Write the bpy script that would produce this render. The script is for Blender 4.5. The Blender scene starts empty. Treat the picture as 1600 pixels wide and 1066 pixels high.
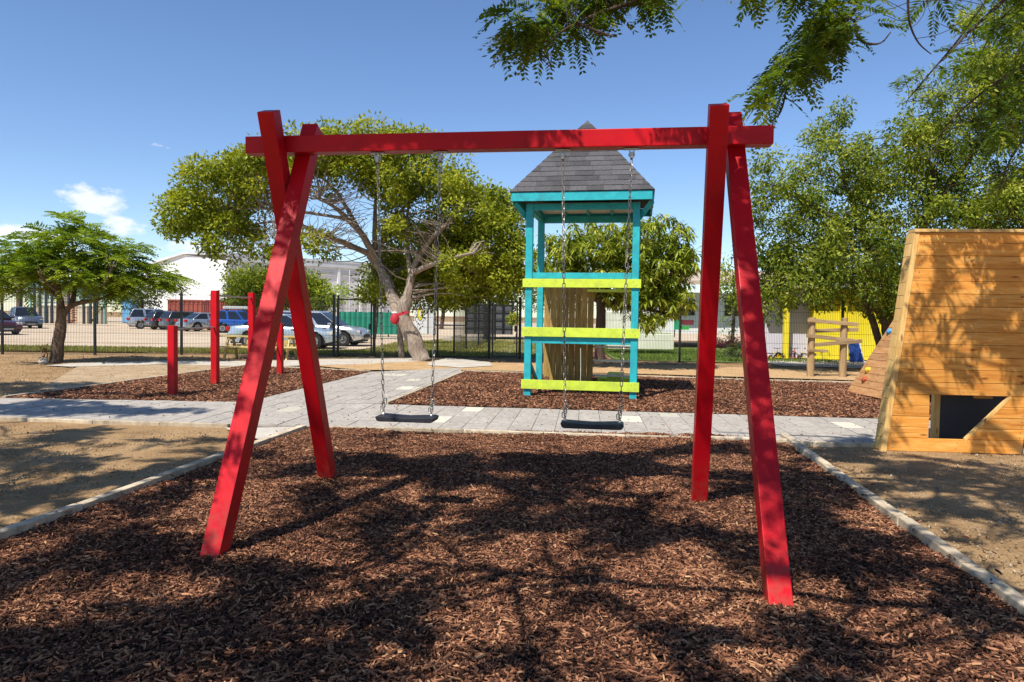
import bpy, bmesh, math, random
import numpy as np
from mathutils import Vector, Matrix, noise as mnoise

# ------------------------------------------------------------------ camera, sky, sun
sc = bpy.context.scene
COL = sc.collection
CAM_F, CAM_P, CAM_R, CAM_H = 1120.0, -0.035, 0.014, 1.5      # focal length in photo pixels, pitch, roll, eye height
cd = bpy.data.cameras.new('camera'); cam = bpy.data.objects.new('camera', cd); COL.objects.link(cam)
cd.sensor_width = 36.0; cd.lens = CAM_F / 1600 * 36; cd.clip_end = 2000; cd.clip_start = 0.05
cam.location = (0, 0, CAM_H)
cam.rotation_euler = (Matrix.Rotation(math.pi/2 + CAM_P, 3, 'X') @ Matrix.Rotation(CAM_R, 3, 'Z')).to_euler()
sc.camera = cam
SUN_EL = math.radians(56); SAZ = (-0.54, -0.84)
S = Vector((SAZ[0]*math.cos(SUN_EL), SAZ[1]*math.cos(SUN_EL), math.sin(SUN_EL))).normalized()
world = bpy.data.worlds.new('World'); sc.world = world; world.use_nodes = True
sl = bpy.data.lights.new('sun', 'SUN'); sl.energy = 5.0; sl.angle = math.radians(0.53); sl.color = (1, 0.955, 0.88)
so = bpy.data.objects.new('sun', sl); COL.objects.link(so); so.rotation_euler = S.to_track_quat('Z', 'Y').to_euler(); so.location = (-20, -30, 60)
sc.view_settings.view_transform = 'Standard'; sc.view_settings.look = 'None'; sc.view_settings.gamma = 1
sc.view_settings.use_curve_mapping = False; sc.view_settings.exposure = 0.44
sc.cycles.max_bounces = 6; sc.cycles.diffuse_bounces = 3; sc.cycles.glossy_bounces = 2; sc.cycles.transmission_bounces = 3
sc.cycles.caustics_reflective = False; sc.cycles.caustics_refractive = False

def node(nt, typ, ins=None, **props):
    n = nt.nodes.new(typ)
    for k, v in props.items(): setattr(n, k, v)
    for k, v in (ins or {}).items():
        s = n.inputs[k]
        if isinstance(v, bpy.types.NodeSocket): nt.links.new(v, s)
        else: s.default_value = v
    return n
def c4(c): return (c[0], c[1], c[2], 1.0)

wt = world.node_tree; wt.nodes.clear()
sky = node(wt, 'ShaderNodeTexSky', sky_type='NISHITA', sun_disc=False, sun_elevation=SUN_EL,
           sun_rotation=math.atan2(SAZ[0], SAZ[1]), air_density=0.9, dust_density=0.1, ozone_density=3.0)
hsv = node(wt, 'ShaderNodeHueSaturation', {'Hue': 0.505, 'Saturation': 1.09, 'Value': 1.0, 'Color': sky.outputs[0]})
tc = node(wt, 'ShaderNodeTexCoord')
sep = node(wt, 'ShaderNodeSeparateXYZ', {0: tc.outputs['Generated']})
mp = node(wt, 'ShaderNodeMapping', {'Vector': tc.outputs['Generated'], 'Scale': (1, 1, 2.0), 'Location': (3.1, 1.7, 0.2)})
n1 = node(wt, 'ShaderNodeTexNoise', {'Vector': mp.outputs[0], 'Scale': 7.0, 'Detail': 9.0, 'Roughness': 0.58})
band = node(wt, 'ShaderNodeMapRange', {'Value': sep.outputs['Z'], 'From Min': 0.26, 'From Max': 0.05, 'To Min': 0.0, 'To Max': 1.0})
def blob(px, py, rx, ry):                     # a cumulus: a soft ellipse of direction, broken up by noise
    az = (px-800)/CAM_F; el = (494-py)/CAM_F
    d = Vector((az, 1, el)).normalized()
    sub = node(wt, 'ShaderNodeVectorMath', {0: tc.outputs['Generated'], 1: tuple(d)}, operation='SUBTRACT')
    sca = node(wt, 'ShaderNodeVectorMath', {0: sub.outputs[0], 1: (CAM_F/rx, CAM_F/rx, CAM_F/ry)}, operation='MULTIPLY')
    ln = node(wt, 'ShaderNodeVectorMath', {0: sca.outputs[0]}, operation='LENGTH')
    return node(wt, 'ShaderNodeMapRange', {'Value': ln.outputs['Value'], 'From Min': 1.7, 'From Max': 0.0, 'To Min': 0.0, 'To Max': 0.52}).outputs[0]
acc = None
for b in [(150, 326, 42, 22), (190, 362, 30, 14), (250, 238, 50, 12), (40, 378, 60, 12), (262, 340, 30, 9), (985, 283, 40, 14), (330, 395, 70, 10)]:
    o = blob(*b)
    if b[0] in (250, 262, 985): o = node(wt, 'ShaderNodeMath', {0: o, 1: 0.55}, operation='MULTIPLY').outputs[0]
    acc = o if acc is None else node(wt, 'ShaderNodeMath', {0: acc, 1: o}, operation='MAXIMUM').outputs[0]
n2 = node(wt, 'ShaderNodeTexNoise', {'Vector': mp.outputs[0], 'Scale': 34.0, 'Detail': 8.0, 'Roughness': 0.62})
bs = node(wt, 'ShaderNodeMath', {0: band.outputs[0], 1: 0.05}, operation='MULTIPLY')
sm = node(wt, 'ShaderNodeMath', {0: acc, 1: bs.outputs[0]}, operation='ADD')
mx = node(wt, 'ShaderNodeMath', {0: n2.outputs[0], 1: 0.5}, operation='MULTIPLY')
my = node(wt, 'ShaderNodeMath', {0: n1.outputs[0], 1: mx.outputs[0]}, operation='MULTIPLY_ADD')
my.inputs[1].default_value = 0.5
wt.links.new(mx.outputs[0], my.inputs[2])
tot = node(wt, 'ShaderNodeMath', {0: my.outputs[0], 1: sm.outputs[0]}, operation='ADD')
cl = node(wt, 'ShaderNodeMapRange', {'Value': tot.outputs[0], 'From Min': 0.63, 'From Max': 0.80, 'To Min': 0.0, 'To Max': 0.78})
mixc = node(wt, 'ShaderNodeMix', {'Factor': cl.outputs[0], 'A': hsv.outputs[0], 'B': (7.6, 7.8, 8.2, 1)}, data_type='RGBA')
for s_, v_ in ((0, cl.outputs[0]), (6, hsv.outputs[0])): wt.links.new(v_, mixc.inputs[s_])
mixc.inputs[7].default_value = (6.6, 6.7, 7.0, 1)
bg = node(wt, 'ShaderNodeBackground', {'Strength': 0.124}); wt.links.new(mixc.outputs[2], bg.inputs[0])
wo = node(wt, 'ShaderNodeOutputWorld'); wt.links.new(bg.outputs[0], wo.inputs[0])

# ------------------------------------------------------------------ where a photo pixel lies in the place
def ray(px, py):
    dx, dy = px-800, py-533
    a = dx*math.cos(CAM_R) + dy*math.sin(CAM_R); b = -dx*math.sin(CAM_R) + dy*math.cos(CAM_R)
    return (a/CAM_F, math.cos(CAM_P) + b/CAM_F*math.sin(CAM_P), math.sin(CAM_P) - b/CAM_F*math.cos(CAM_P))
def G(px, py, z=0.0):
    d = ray(px, py); t = (z-CAM_H)/d[2]; return Vector((d[0]*t, d[1]*t, z))
def A(px, py, Y):
    d = ray(px, py); t = Y/d[1]; return Vector((d[0]*t, Y, CAM_H + d[2]*t))
def to_px(p):
    X, Y, Z = p[0], p[1], p[2]-CAM_H
    d = Y*math.cos(CAM_P) + Z*math.sin(CAM_P); up = -Y*math.sin(CAM_P) + Z*math.cos(CAM_P)
    if d < 0.05: return None
    a = X/d*CAM_F; b = -up/d*CAM_F
    return (800 + a*math.cos(CAM_R) - b*math.sin(CAM_R), 533 + a*math.sin(CAM_R) + b*math.cos(CAM_R))

# ------------------------------------------------------------------ mesh helpers
class MB:
    def __init__(s): s.v = []; s.f = []
    def add(s, vs, fs):
        o = len(s.v); s.v += [tuple(v) for v in vs]; s.f += [tuple(i+o for i in f) for f in fs]
    def box8(s, p): s.add(p, [(0,3,2,1),(4,5,6,7),(0,1,5,4),(1,2,6,5),(2,3,7,6),(3,0,4,7)])
    def box(s, x0, x1, y0, y1, z0, z1):
        s.box8([(x0,y0,z0),(x1,y0,z0),(x1,y1,z0),(x0,y1,z0),(x0,y0,z1),(x1,y0,z1),(x1,y1,z1),(x0,y1,z1)])
    def bar(s, p0, p1, w, d, side=(1,0,0), cap=True):       # a beam of width w along side and depth d
        p0, p1 = Vector(p0), Vector(p1); ax = (p1-p0).normalized(); sd = Vector(side); sd = (sd - ax*sd.dot(ax)).normalized(); n = sd.cross(ax)
        r = [(-1,-1),(1,-1),(1,1),(-1,1)]
        v = [p + sd*a*w/2 + n*b*d/2 for p in (p0, p1) for a, b in r]
        f = [(0,1,5,4),(1,2,6,5),(2,3,7,6),(3,0,4,7)] + ([(0,3,2,1),(4,5,6,7)] if cap else [])
        s.add(v, f)
    def prism(s, poly, vec):                                 # poly: 3-D points in a plane, extruded by vec
        vec = Vector(vec); n = len(poly); p = [Vector(q) for q in poly]
        s.add(p + [q+vec for q in p], [tuple(range(n))[::-1], tuple(range(n, 2*n))] + [(i, (i+1) % n, n+(i+1) % n, n+i) for i in range(n)])
    def tube(s, pts, rad, n=7, caps=True, wob=0, rng=None):
        pts = [Vector(p) for p in pts]; m = len(pts)
        if not hasattr(rad, '__len__'): rad = [rad]*m
        ref = Vector((0.13, 0.21, 1)).normalized()
        if abs((pts[-1]-pts[0]).normalized().dot(ref)) > 0.9: ref = Vector((1, 0.1, 0)).normalized()
        vs = []
        for i, p in enumerate(pts):
            t = (pts[min(i+1, m-1)] - pts[max(i-1, 0)]).normalized(); a = t.cross(ref).normalized(); b = t.cross(a)
            for k in range(n):
                an = 2*math.pi*k/n; r = rad[i]*(1 + (wob*mnoise.noise(Vector((math.cos(an)*1.5, math.sin(an)*1.5, i*0.35))) if wob else 0))
                vs.append(p + (a*math.cos(an) + b*math.sin(an))*r)
        fs = [(i*n+k, i*n+(k+1) % n, (i+1)*n+(k+1) % n, (i+1)*n+k) for i in range(m-1) for k in range(n)]
        if caps: fs += [tuple(range(n))[::-1], tuple(range((m-1)*n, m*n))]
        s.add(vs, fs)
    def lathe(s, prof, axis='z', n=20, c=(0,0,0)):           # prof: (radius, height)
        vs = []
        for r, h in prof:
            for k in range(n):
                a = 2*math.pi*k/n; q = (r*math.cos(a), r*math.sin(a), h)
                if axis == 'y': q = (q[0], q[2], q[1])
                if axis == 'x': q = (q[2], q[0], q[1])
                vs.append((q[0]+c[0], q[1]+c[1], q[2]+c[2]))
        m = len(prof)
        s.add(vs, [(i*n+k, i*n+(k+1) % n, (i+1)*n+(k+1) % n, (i+1)*n+k) for i in range(m-1) for k in range(n)] + [tuple(range(n))[::-1], tuple(range((m-1)*n, m*n))])
    def link(s, c, ax, wide, L, W, r, ns=12, nr=4):          # a chain link
        c, ax, wide = Vector(c), Vector(ax).normalized(), Vector(wide).normalized(); th = ax.cross(wide); vs = []
        for i in range(ns):
            a = 2*math.pi*i/ns; ca, sa = math.cos(a), math.sin(a)
            cen = c + wide*(W/2-r)*ca + ax*((L-W)/2*(1 if sa > 0 else -1) + (W/2-r)*sa)
            out = wide*ca + ax*sa
            for k in range(nr):
                b = 2*math.pi*k/nr; vs.append(cen + out*r*math.cos(b) + th*r*math.sin(b))
        s.add(vs, [(i*nr+k, i*nr+(k+1) % nr, ((i+1) % ns)*nr+(k+1) % nr, ((i+1) % ns)*nr+k) for i in range(ns) for k in range(nr)])
    def build(s, name, mat, parent=None, bevel=0, seg=2, smooth=False, weld=False):
        me = bpy.data.meshes.new(name); me.from_pydata(s.v, [], s.f); me.update()
        bm = bmesh.new(); bm.from_mesh(me)
        if weld: bmesh.ops.remove_doubles(bm, verts=bm.verts, dist=1e-4)
        bmesh.ops.recalc_face_normals(bm, faces=bm.faces)
        if bevel:
            es = [e for e in bm.edges if len(e.link_faces) == 2 and e.calc_face_angle(0) > 0.5]
            bmesh.ops.bevel(bm, geom=es, offset=bevel, segments=seg, affect='EDGES', profile=0.6, clamp_overlap=True)
        bm.to_mesh(me); bm.free()
        if smooth:
            me.polygons.foreach_set('use_smooth', [True]*len(me.polygons))
            try: me.set_sharp_from_angle(angle=math.radians(38))
            except Exception: pass
        if mat: me.materials.append(mat)
        return link_obj(name, me, parent)
def link_obj(name, me, parent=None):
    o = bpy.data.objects.new(name, me); COL.objects.link(o)
    if parent: o.parent = parent
    return o
def tag(o, label=None, cat=None, group=None, kind=None):
    if label: o['label'] = label
    if cat: o['category'] = cat
    if group: o['group'] = group
    if kind: o['kind'] = kind
    return o
def thing(name, label, cat, loc=(0,0,0), yaw=0.0, group=None):
    o = bpy.data.objects.new(name, None); COL.objects.link(o); o.location = loc; o.rotation_euler = (0, 0, yaw); o.empty_display_size = 0.2
    return tag(o, label, cat, group)
def quads_mesh(name, V, mat, parent=None, tone=None):        # V: (n,4,3) array, one quad each
    n = len(V); me = bpy.data.meshes.new(name)
    me.vertices.add(n*4); me.vertices.foreach_set('co', V.reshape(-1).astype(np.float32))
    me.loops.add(n*4); me.loops.foreach_set('vertex_index', np.arange(n*4, dtype=np.int32))
    me.polygons.add(n); me.polygons.foreach_set('loop_start', np.arange(0, n*4, 4, dtype=np.int32))
    try: me.polygons.foreach_set('loop_total', np.full(n, 4, dtype=np.int32))
    except Exception: pass
    if tone is not None:
        at = me.attributes.new('tone', 'FLOAT', 'FACE'); at.data.foreach_set('value', tone.astype(np.float32))
    me.update(calc_edges=True); me.materials.append(mat)
    return link_obj(name, me, parent)

# ------------------------------------------------------------------ materials
def newmat(name):
    m = bpy.data.materials.new(name); m.use_nodes = True; nt = m.node_tree; nt.nodes.clear()
    out = node(nt, 'ShaderNodeOutputMaterial'); b = node(nt, 'ShaderNodeBsdfPrincipled'); nt.links.new(b.outputs[0], out.inputs[0])
    return m, nt, b, out
def ramp(nt, fac, stops):
    r = node(nt, 'ShaderNodeValToRGB'); e = r.color_ramp.elements
    while len(e) > 1: e.remove(e[-1])
    e[0].position = stops[0][0]; e[0].color = c4(stops[0][1])
    for p, c in stops[1:]:
        x = e.new(p); x.color = c4(c)
    nt.links.new(fac, r.inputs[0]); return r.outputs[0]
def bump(nt, b, h, strength, dist):
    bp = node(nt, 'ShaderNodeBump', {'Height': h, 'Strength': strength, 'Distance': dist}); nt.links.new(bp.outputs[0], b.inputs['Normal'])
def coords(nt, scale=(1,1,1), rnd=False):
    t = node(nt, 'ShaderNodeTexCoord'); src = t.outputs['Object']
    if rnd:
        oi = node(nt, 'ShaderNodeObjectInfo'); ml = node(nt, 'ShaderNodeMath', {0: oi.outputs['Random'], 1: 37.0}, operation='MULTIPLY')
        ad = node(nt, 'ShaderNodeVectorMath', {0: src, 1: ml.outputs[0]}, operation='ADD'); src = ad.outputs[0]
    return node(nt, 'ShaderNodeMapping', {'Vector': src, 'Scale': scale}).outputs[0]
def noisy(name, cols, scale=5.0, rough=0.8, bs=0.3, bd=0.01, bscale=60.0, sc3=(1,1,1), detail=8, metal=0, spec=0.4, coat=0, rnd=False, lo=0.3, hi=0.7, var=.16):
    m, nt, b, _ = newmat(name); co = coords(nt, sc3, rnd)
    n = node(nt, 'ShaderNodeTexNoise', {'Vector': co, 'Scale': scale, 'Detail': detail, 'Roughness': 0.62})
    k = len(cols)
    col = ramp(nt, n.outputs[0], [(lo + (hi-lo)*i/max(1, k-1), c) for i, c in enumerate(cols)])
    if rnd:
        oi = node(nt, 'ShaderNodeObjectInfo'); mr = node(nt, 'ShaderNodeMapRange', {'Value': oi.outputs['Random'], 'To Min': 1-var, 'To Max': 1+var})
        hs = node(nt, 'ShaderNodeHueSaturation', {'Color': col, 'Value': mr.outputs[0]}); col = hs.outputs[0]
    nt.links.new(col, b.inputs['Base Color']); b.inputs['Roughness'].default_value = rough; b.inputs['Metallic'].default_value = metal
    b.inputs['Specular IOR Level'].default_value = spec; b.inputs['Coat Weight'].default_value = coat; b.inputs['Coat Roughness'].default_value = 0.15
    if bs:
        n2 = node(nt, 'ShaderNodeTexNoise', {'Vector': co, 'Scale': bscale, 'Detail': 6, 'Roughness': 0.7}); bump(nt, b, n2.outputs[0], bs, bd)
    return m
def flat(name, c, rough=0.5, metal=0, spec=0.5, coat=0):
    d = tuple(x*0.82 for x in c); return noisy(name, [d, c], 3.0, rough, 0.08, 0.004, 40, metal=metal, spec=spec, coat=coat)
def timber(name, dark, mid, light, along='x', knots=True, rough=0.7, spec=0.3, tint=0.18):
    m, nt, b, _ = newmat(name)
    sc3 = {'x': (0.9, 9, 9), 'z': (9, 9, 0.9), 'y': (9, 0.9, 9)}[along]
    co = coords(nt, sc3, True)
    n = node(nt, 'ShaderNodeTexNoise', {'Vector': co, 'Scale': 2.2, 'Detail': 7, 'Roughness': 0.6, 'Distortion': 0.6})
    w = node(nt, 'ShaderNodeTexNoise', {'Vector': co, 'Scale': 9.0, 'Detail': 4, 'Roughness': 0.7})
    f = node(nt, 'ShaderNodeMath', {0: n.outputs[0], 1: 0.65}, operation='MULTIPLY'); f2 = node(nt, 'ShaderNodeMath', {0: w.outputs[0], 1: 0.35, 2: 0.0}, operation='MULTIPLY_ADD')
    nt.links.new(f.outputs[0], f2.inputs[2])
    col = ramp(nt, f2.outputs[0], [(0.34, dark), (0.5, mid), (0.66, light)])
    if knots:
        kc = {'x': (2.2, 7, 7), 'z': (7, 7, 2.2), 'y': (7, 2.2, 7)}[along]
        v = node(nt, 'ShaderNodeTexVoronoi', {'Vector': coords(nt, kc, True), 'Scale': 1.0}); kr = node(nt, 'ShaderNodeMapRange', {'Value': v.outputs['Distance'], 'From Min': 0.05, 'From Max': 0.13, 'To Min': 0.85, 'To Max': 0.0})
        mx_ = node(nt, 'ShaderNodeMix', data_type='RGBA'); nt.links.new(kr.outputs[0], mx_.inputs[0]); nt.links.new(col, mx_.inputs[6]); mx_.inputs[7].default_value = (dark[0]*0.4, dark[1]*0.3, dark[2]*0.3, 1); col = mx_.outputs[2]
    oi = node(nt, 'ShaderNodeObjectInfo'); mr = node(nt, 'ShaderNodeMapRange', {'Value': oi.outputs['Random'], 'To Min': 1-tint, 'To Max': 1+tint})
    hs = node(nt, 'ShaderNodeHueSaturation', {'Color': col, 'Value': mr.outputs[0]})
    nt.links.new(hs.outputs[0], b.inputs['Base Color']); b.inputs['Roughness'].default_value = rough; b.inputs['Specular IOR Level'].default_value = spec
    bump(nt, b, w.outputs[0], 0.25, 0.004)
    return m
def leafmat(name, cols, trans=0.35, rough=0.5):
    m, nt, b, out = newmat(name)
    a = node(nt, 'ShaderNodeAttribute', attribute_name='tone')
    col = ramp(nt, a.outputs['Fac'], [(i/(len(cols)-1), c) for i, c in enumerate(cols)])
    nt.links.new(col, b.inputs['Base Color']); b.inputs['Roughness'].default_value = rough; b.inputs['Specular IOR Level'].default_value = 0.12
    t = node(nt, 'ShaderNodeBsdfTranslucent'); g = node(nt, 'ShaderNodeMix', data_type='RGBA', blend_type='MULTIPLY'); g.inputs[0].default_value = 1
    nt.links.new(col, g.inputs[6]); g.inputs[7].default_value = (1.6, 1.6, 0.55, 1); nt.links.new(g.outputs[2], t.inputs[0])
    mx_ = node(nt, 'ShaderNodeMixShader', {0: trans}); nt.links.new(b.outputs[0], mx_.inputs[1]); nt.links.new(t.outputs[0], mx_.inputs[2]); nt.links.new(mx_.outputs[0], out.inputs[0])
    return m

RED = noisy('red_gloss_paint', [(0.47, 0.003, 0.007), (0.64, 0.005, 0.010)], 2.0, 0.36, 0.12, 0.003, 30, sc3=(1, 1, 1), spec=0.3, coat=0.12)
def red_paint():
    m, nt, b, _ = newmat('red_gloss_paint'); t = node(nt, 'ShaderNodeTexCoord'); P = t.outputs['Object']
    n = node(nt, 'ShaderNodeTexNoise', {'Vector': P, 'Scale': 2.5, 'Detail': 6, 'Roughness': .6}); col = ramp(nt, n.outputs[0], [(.3, (0.38, 0.002, 0.008)), (.7, (0.60, 0.003, 0.010))])
    g = node(nt, 'ShaderNodeTexNoise', {'Vector': node(nt, 'ShaderNodeMapping', {'Vector': P, 'Scale': (26, 26, 3)}).outputs[0], 'Scale': 1.6, 'Detail': 5, 'Roughness': .7})
    sep = node(nt, 'ShaderNodeSeparateXYZ', {0: P}); zf = node(nt, 'ShaderNodeMapRange', {'Value': sep.outputs['Z'], 'From Min': .42, 'From Max': .0, 'To Min': 0, 'To Max': .75})
    n2 = node(nt, 'ShaderNodeTexNoise', {'Vector': P, 'Scale': 18, 'Detail': 7, 'Roughness': .75}); mr = node(nt, 'ShaderNodeMapRange', {'Value': n2.outputs[0], 'From Min': .42, 'From Max': .68})
    ml = node(nt, 'ShaderNodeMath', {0: zf.outputs[0], 1: mr.outputs[0]}, operation='MULTIPLY')
    n3 = node(nt, 'ShaderNodeTexNoise', {'Vector': P, 'Scale': 34, 'Detail': 4, 'Roughness': .8}); chip = node(nt, 'ShaderNodeMapRange', {'Value': n3.outputs[0], 'From Min': .735, 'From Max': .76, 'To Max': .8}); mxx = node(nt, 'ShaderNodeMath', {0: ml.outputs[0], 1: chip.outputs[0]}, operation='MAXIMUM')
    x = node(nt, 'ShaderNodeMix', data_type='RGBA'); nt.links.new(mxx.outputs[0], x.inputs[0]); nt.links.new(col, x.inputs[6]); x.inputs[7].default_value = (.16, .085, .05, 1)
    nt.links.new(x.outputs[2], b.inputs['Base Color']); rr = node(nt, 'ShaderNodeMapRange', {'Value': n2.outputs[0], 'To Min': .28, 'To Max': .60}); nt.links.new(rr.outputs[0], b.inputs['Roughness'])
    b.inputs['Specular IOR Level'].default_value = .22; bump(nt, b, g.outputs[0], .22, .004); return m
RED = red_paint()
CHAIN = noisy('galvanised_chain', [(0.24, 0.22, 0.19), (0.44, 0.41, 0.36)], 30, 0.45, 0.1, 0.001, 100, metal=0.7)
STEEL = noisy('steel_bracket', [(0.35, 0.33, 0.30), (0.55, 0.52, 0.48)], 20, 0.4, 0.1, 0.001, 100, metal=0.8)
RUBBER = noisy('black_rubber', [(0.012, 0.012, 0.016), (0.025, 0.025, 0.03)], 8, 0.5, 0.3, 0.003, 90)
TEAL = noisy('turquoise_paint', [(0.030, 0.26, 0.29), (0.018, 0.36, 0.40), (0.028, 0.44, 0.47)], 7, 0.5, 0.15, 0.003, 40)
LIME = noisy('lime_paint', [(0.42, 0.50, 0.06), (0.54, 0.66, 0.05), (0.62, 0.74, 0.07)], 7, 0.5, 0.15, 0.003, 40)
SOFFIT = flat('cream_soffit_paint', (0.62, 0.6, 0.52), 0.7)
SHINGLE = noisy('asphalt_shingle', [(0.035, 0.034, 0.036), (0.070, 0.067, 0.069), (0.12, 0.113, 0.113)], 60, 0.9, 0.8, 0.006, 220, rnd=True, var=.30)
BOARDS = timber('weathered_board', (0.17, 0.09, 0.022), (0.34, 0.21, 0.055), (0.46, 0.31, 0.095), 'z')
PINE = timber('pine_plank', (0.48, 0.155, 0.018), (0.68, 0.285, 0.050), (0.78, 0.42, 0.115), 'x', tint=0.17)
PINEZ = timber('pine_post', (0.50, 0.25, 0.065), (0.68, 0.42, 0.14), (0.78, 0.53, 0.22), 'z', tint=0.08)
PLY = timber('reddish_ramp_board', (0.30, 0.125, 0.045), (0.44, 0.22, 0.085), (0.52, 0.30, 0.13), 'y', tint=0.14)
OLDWOOD = timber('shade_toned_bleached_wood', (0.20, 0.12, 0.05), (0.33, 0.21, 0.10), (0.44, 0.31, 0.16), 'z')  # here and in the rail wood, tree shade is put into darker tones
OLDWOODX = timber('shade_toned_bleached_rail', (0.20, 0.12, 0.05), (0.35, 0.23, 0.11), (0.46, 0.33, 0.18), 'x')
PICNIC = timber('treated_picnic_wood', (0.36, 0.24, 0.07), (0.52, 0.38, 0.14), (0.62, 0.48, 0.22), 'x')
PANEL = flat('dark_grey_panel', (0.035, 0.037, 0.045), 0.6)
BLACK = flat('black_powder_coat', (0.008, 0.009, 0.010), 0.4)
KERB = noisy('weathered_kerb', [(0.26, 0.20, 0.13), (0.46, 0.37, 0.25), (0.60, 0.50, 0.36)], 9, 0.9, 0.6, 0.006, 70, rnd=True)
PAVER = noisy('grey_paver', [(0.24, 0.21, 0.175), (0.36, 0.32, 0.27), (0.44, 0.395, 0.34)], 14, 0.9, 0.4, 0.004, 90, rnd=True, var=.07)
PAVERC = noisy('cream_paver', [(0.46, 0.42, 0.32), (0.58, 0.54, 0.43)], 14, 0.9, 0.4, 0.004, 90, rnd=True)
JOINT = noisy('joint_sand', [(0.22, 0.19, 0.15), (0.33, 0.295, 0.24)], 30, 0.95, 0.5, 0.004, 90)
def ground_mat(name, cols, s1, s2, bs=0.6, bd=0.02):
    m, nt, b, _ = newmat(name); t = node(nt, 'ShaderNodeTexCoord'); P = t.outputs['Object']
    a = node(nt, 'ShaderNodeTexNoise', {'Vector': P, 'Scale': s1, 'Detail': 10, 'Roughness': 0.68})
    c = node(nt, 'ShaderNodeTexNoise', {'Vector': P, 'Scale': s2, 'Detail': 6, 'Roughness': 0.75})
    v = node(nt, 'ShaderNodeTexVoronoi', {'Vector': P, 'Scale': s2*0.9})
    f = node(nt, 'ShaderNodeMath', {0: a.outputs[0], 1: 0.55}, operation='MULTIPLY'); g = node(nt, 'ShaderNodeMath', {0: c.outputs[0], 1: 0.45, 2: 0.0}, operation='MULTIPLY_ADD'); nt.links.new(f.outputs[0], g.inputs[2])
    k = len(cols); col = ramp(nt, g.outputs[0], [(0.36 + 0.28*i/(k-1), q) for i, q in enumerate(cols)])
    nt.links.new(col, b.inputs['Base Color']); b.inputs['Roughness'].default_value = 0.95; b.inputs['Specular IOR Level'].default_value = 0.15
    h = node(nt, 'ShaderNodeMath', {0: c.outputs[0], 1: v.outputs['Distance']}, operation='ADD'); bump(nt, b, h.outputs[0], bs, bd)
    return m
DIRT = ground_mat('dry_dirt', [(0.17, 0.098, 0.042), (0.31, 0.192, 0.090), (0.44, 0.295, 0.155)], 1.3, 38)
SAND = ground_mat('pale_car_park_sand', [(0.38, 0.28, 0.18), (0.54, 0.42, 0.29), (0.64, 0.52, 0.38)], 0.35, 9)
MULCHG = ground_mat('mulch_bed_base', [(0.014, 0.007, 0.004), (0.05, 0.022, 0.011), (0.10, 0.048, 0.024)], 3, 55, 1.0, 0.02)
GRAVEL = ground_mat('tan_gravel', [(0.24, 0.16, 0.085), (0.38, 0.27, 0.16), (0.50, 0.38, 0.24)], 2.0, 30)
LIGHTCON = ground_mat('pale_concrete', [(0.34, 0.29, 0.23), (0.47, 0.42, 0.35), (0.56, 0.51, 0.44)], 2.0, 25, 0.3, 0.006)
ORSAND = ground_mat('orange_sand', [(0.34, 0.20, 0.09), (0.46, 0.29, 0.14), (0.55, 0.38, 0.2)], 2, 30)
GRASSG = ground_mat('dry_lawn', [(0.13, 0.12, 0.03), (0.24, 0.21, 0.07), (0.36, 0.31, 0.14)], 0.6, 12)
LAWN = ground_mat('green_lawn', [(0.07, 0.11, 0.02), (0.14, 0.19, 0.04), (0.22, 0.25, 0.08)], 0.8, 12)
MAROON = ground_mat('maroon_rubber_paving', [(0.09, 0.03, 0.035), (0.14, 0.05, 0.05), (0.18, 0.08, 0.08)], 1, 20, 0.2, 0.004)
BARK_G = noisy('grey_brown_bark', [(0.11, 0.085, 0.06), (0.22, 0.175, 0.13), (0.34, 0.29, 0.23)], 6, 0.95, 1.0, 0.03, 16, sc3=(3, 3, 0.7))
BARK_L = noisy('pale_bark', [(0.15, 0.11, 0.08), (0.30, 0.235, 0.18), (0.44, 0.36, 0.29)], 8, 0.95, 0.8, 0.02, 18, sc3=(3, 3, 0.8))
BARK_T = noisy('brown_bark', [(0.07, 0.045, 0.028), (0.15, 0.10, 0.065), (0.22, 0.16, 0.11)], 6, 0.95, 1.0, 0.03, 16, sc3=(3, 3, 0.7))
BARK_D = noisy('dark_bark', [(0.05, 0.032, 0.022), (0.10, 0.07, 0.05)], 8, 0.95, 0.8, 0.02, 18, sc3=(3, 3, 0.8))
L_FRD = leafmat('feathery_leaf', [(0.035, 0.07, 0.012), (0.10, 0.16, 0.014), (0.21, 0.29, 0.022), (0.37, 0.43, 0.05)], 0.35)
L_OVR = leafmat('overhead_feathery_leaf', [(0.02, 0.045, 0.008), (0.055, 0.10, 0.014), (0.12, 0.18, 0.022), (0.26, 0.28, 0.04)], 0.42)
L_MID = leafmat('yellow_green_leaf', [(0.04, 0.070, 0.010), (0.13, 0.17, 0.016), (0.27, 0.30, 0.024), (0.44, 0.43, 0.05)], 0.3)
L_RGT = leafmat('olive_green_leaf', [(0.022, 0.048, 0.006), (0.095, 0.14, 0.014), (0.25, 0.29, 0.030), (0.46, 0.46, 0.09)], 0.3)
L_MNG = leafmat('mango_leaf', [(0.04, 0.07, 0.008), (0.14, 0.19, 0.018), (0.30, 0.34, 0.04), (0.48, 0.47, 0.10)], 0.3, 0.35)
L_DRK = leafmat('dark_green_leaf', [(0.015, 0.028, 0.008), (0.04, 0.065, 0.014), (0.075, 0.11, 0.022), (0.12, 0.15, 0.035)], 0.25)
WHITEW = noisy('white_wall_render', [(0.70, 0.69, 0.67), (0.80, 0.79, 0.77)], 0.6, 0.85, 0.15, 0.004, 30)
GREYW = noisy('grey_and_shaded_wall_render', [(0.62, 0.60, 0.58), (0.72, 0.70, 0.68)], 0.7, 0.85, 0.15, 0.004, 30)
ROOFM = noisy('pale_roof_sheet', [(0.50, 0.50, 0.50), (0.62, 0.62, 0.62)], 0.8, 0.5, 0.1, 0.004, 30)
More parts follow.
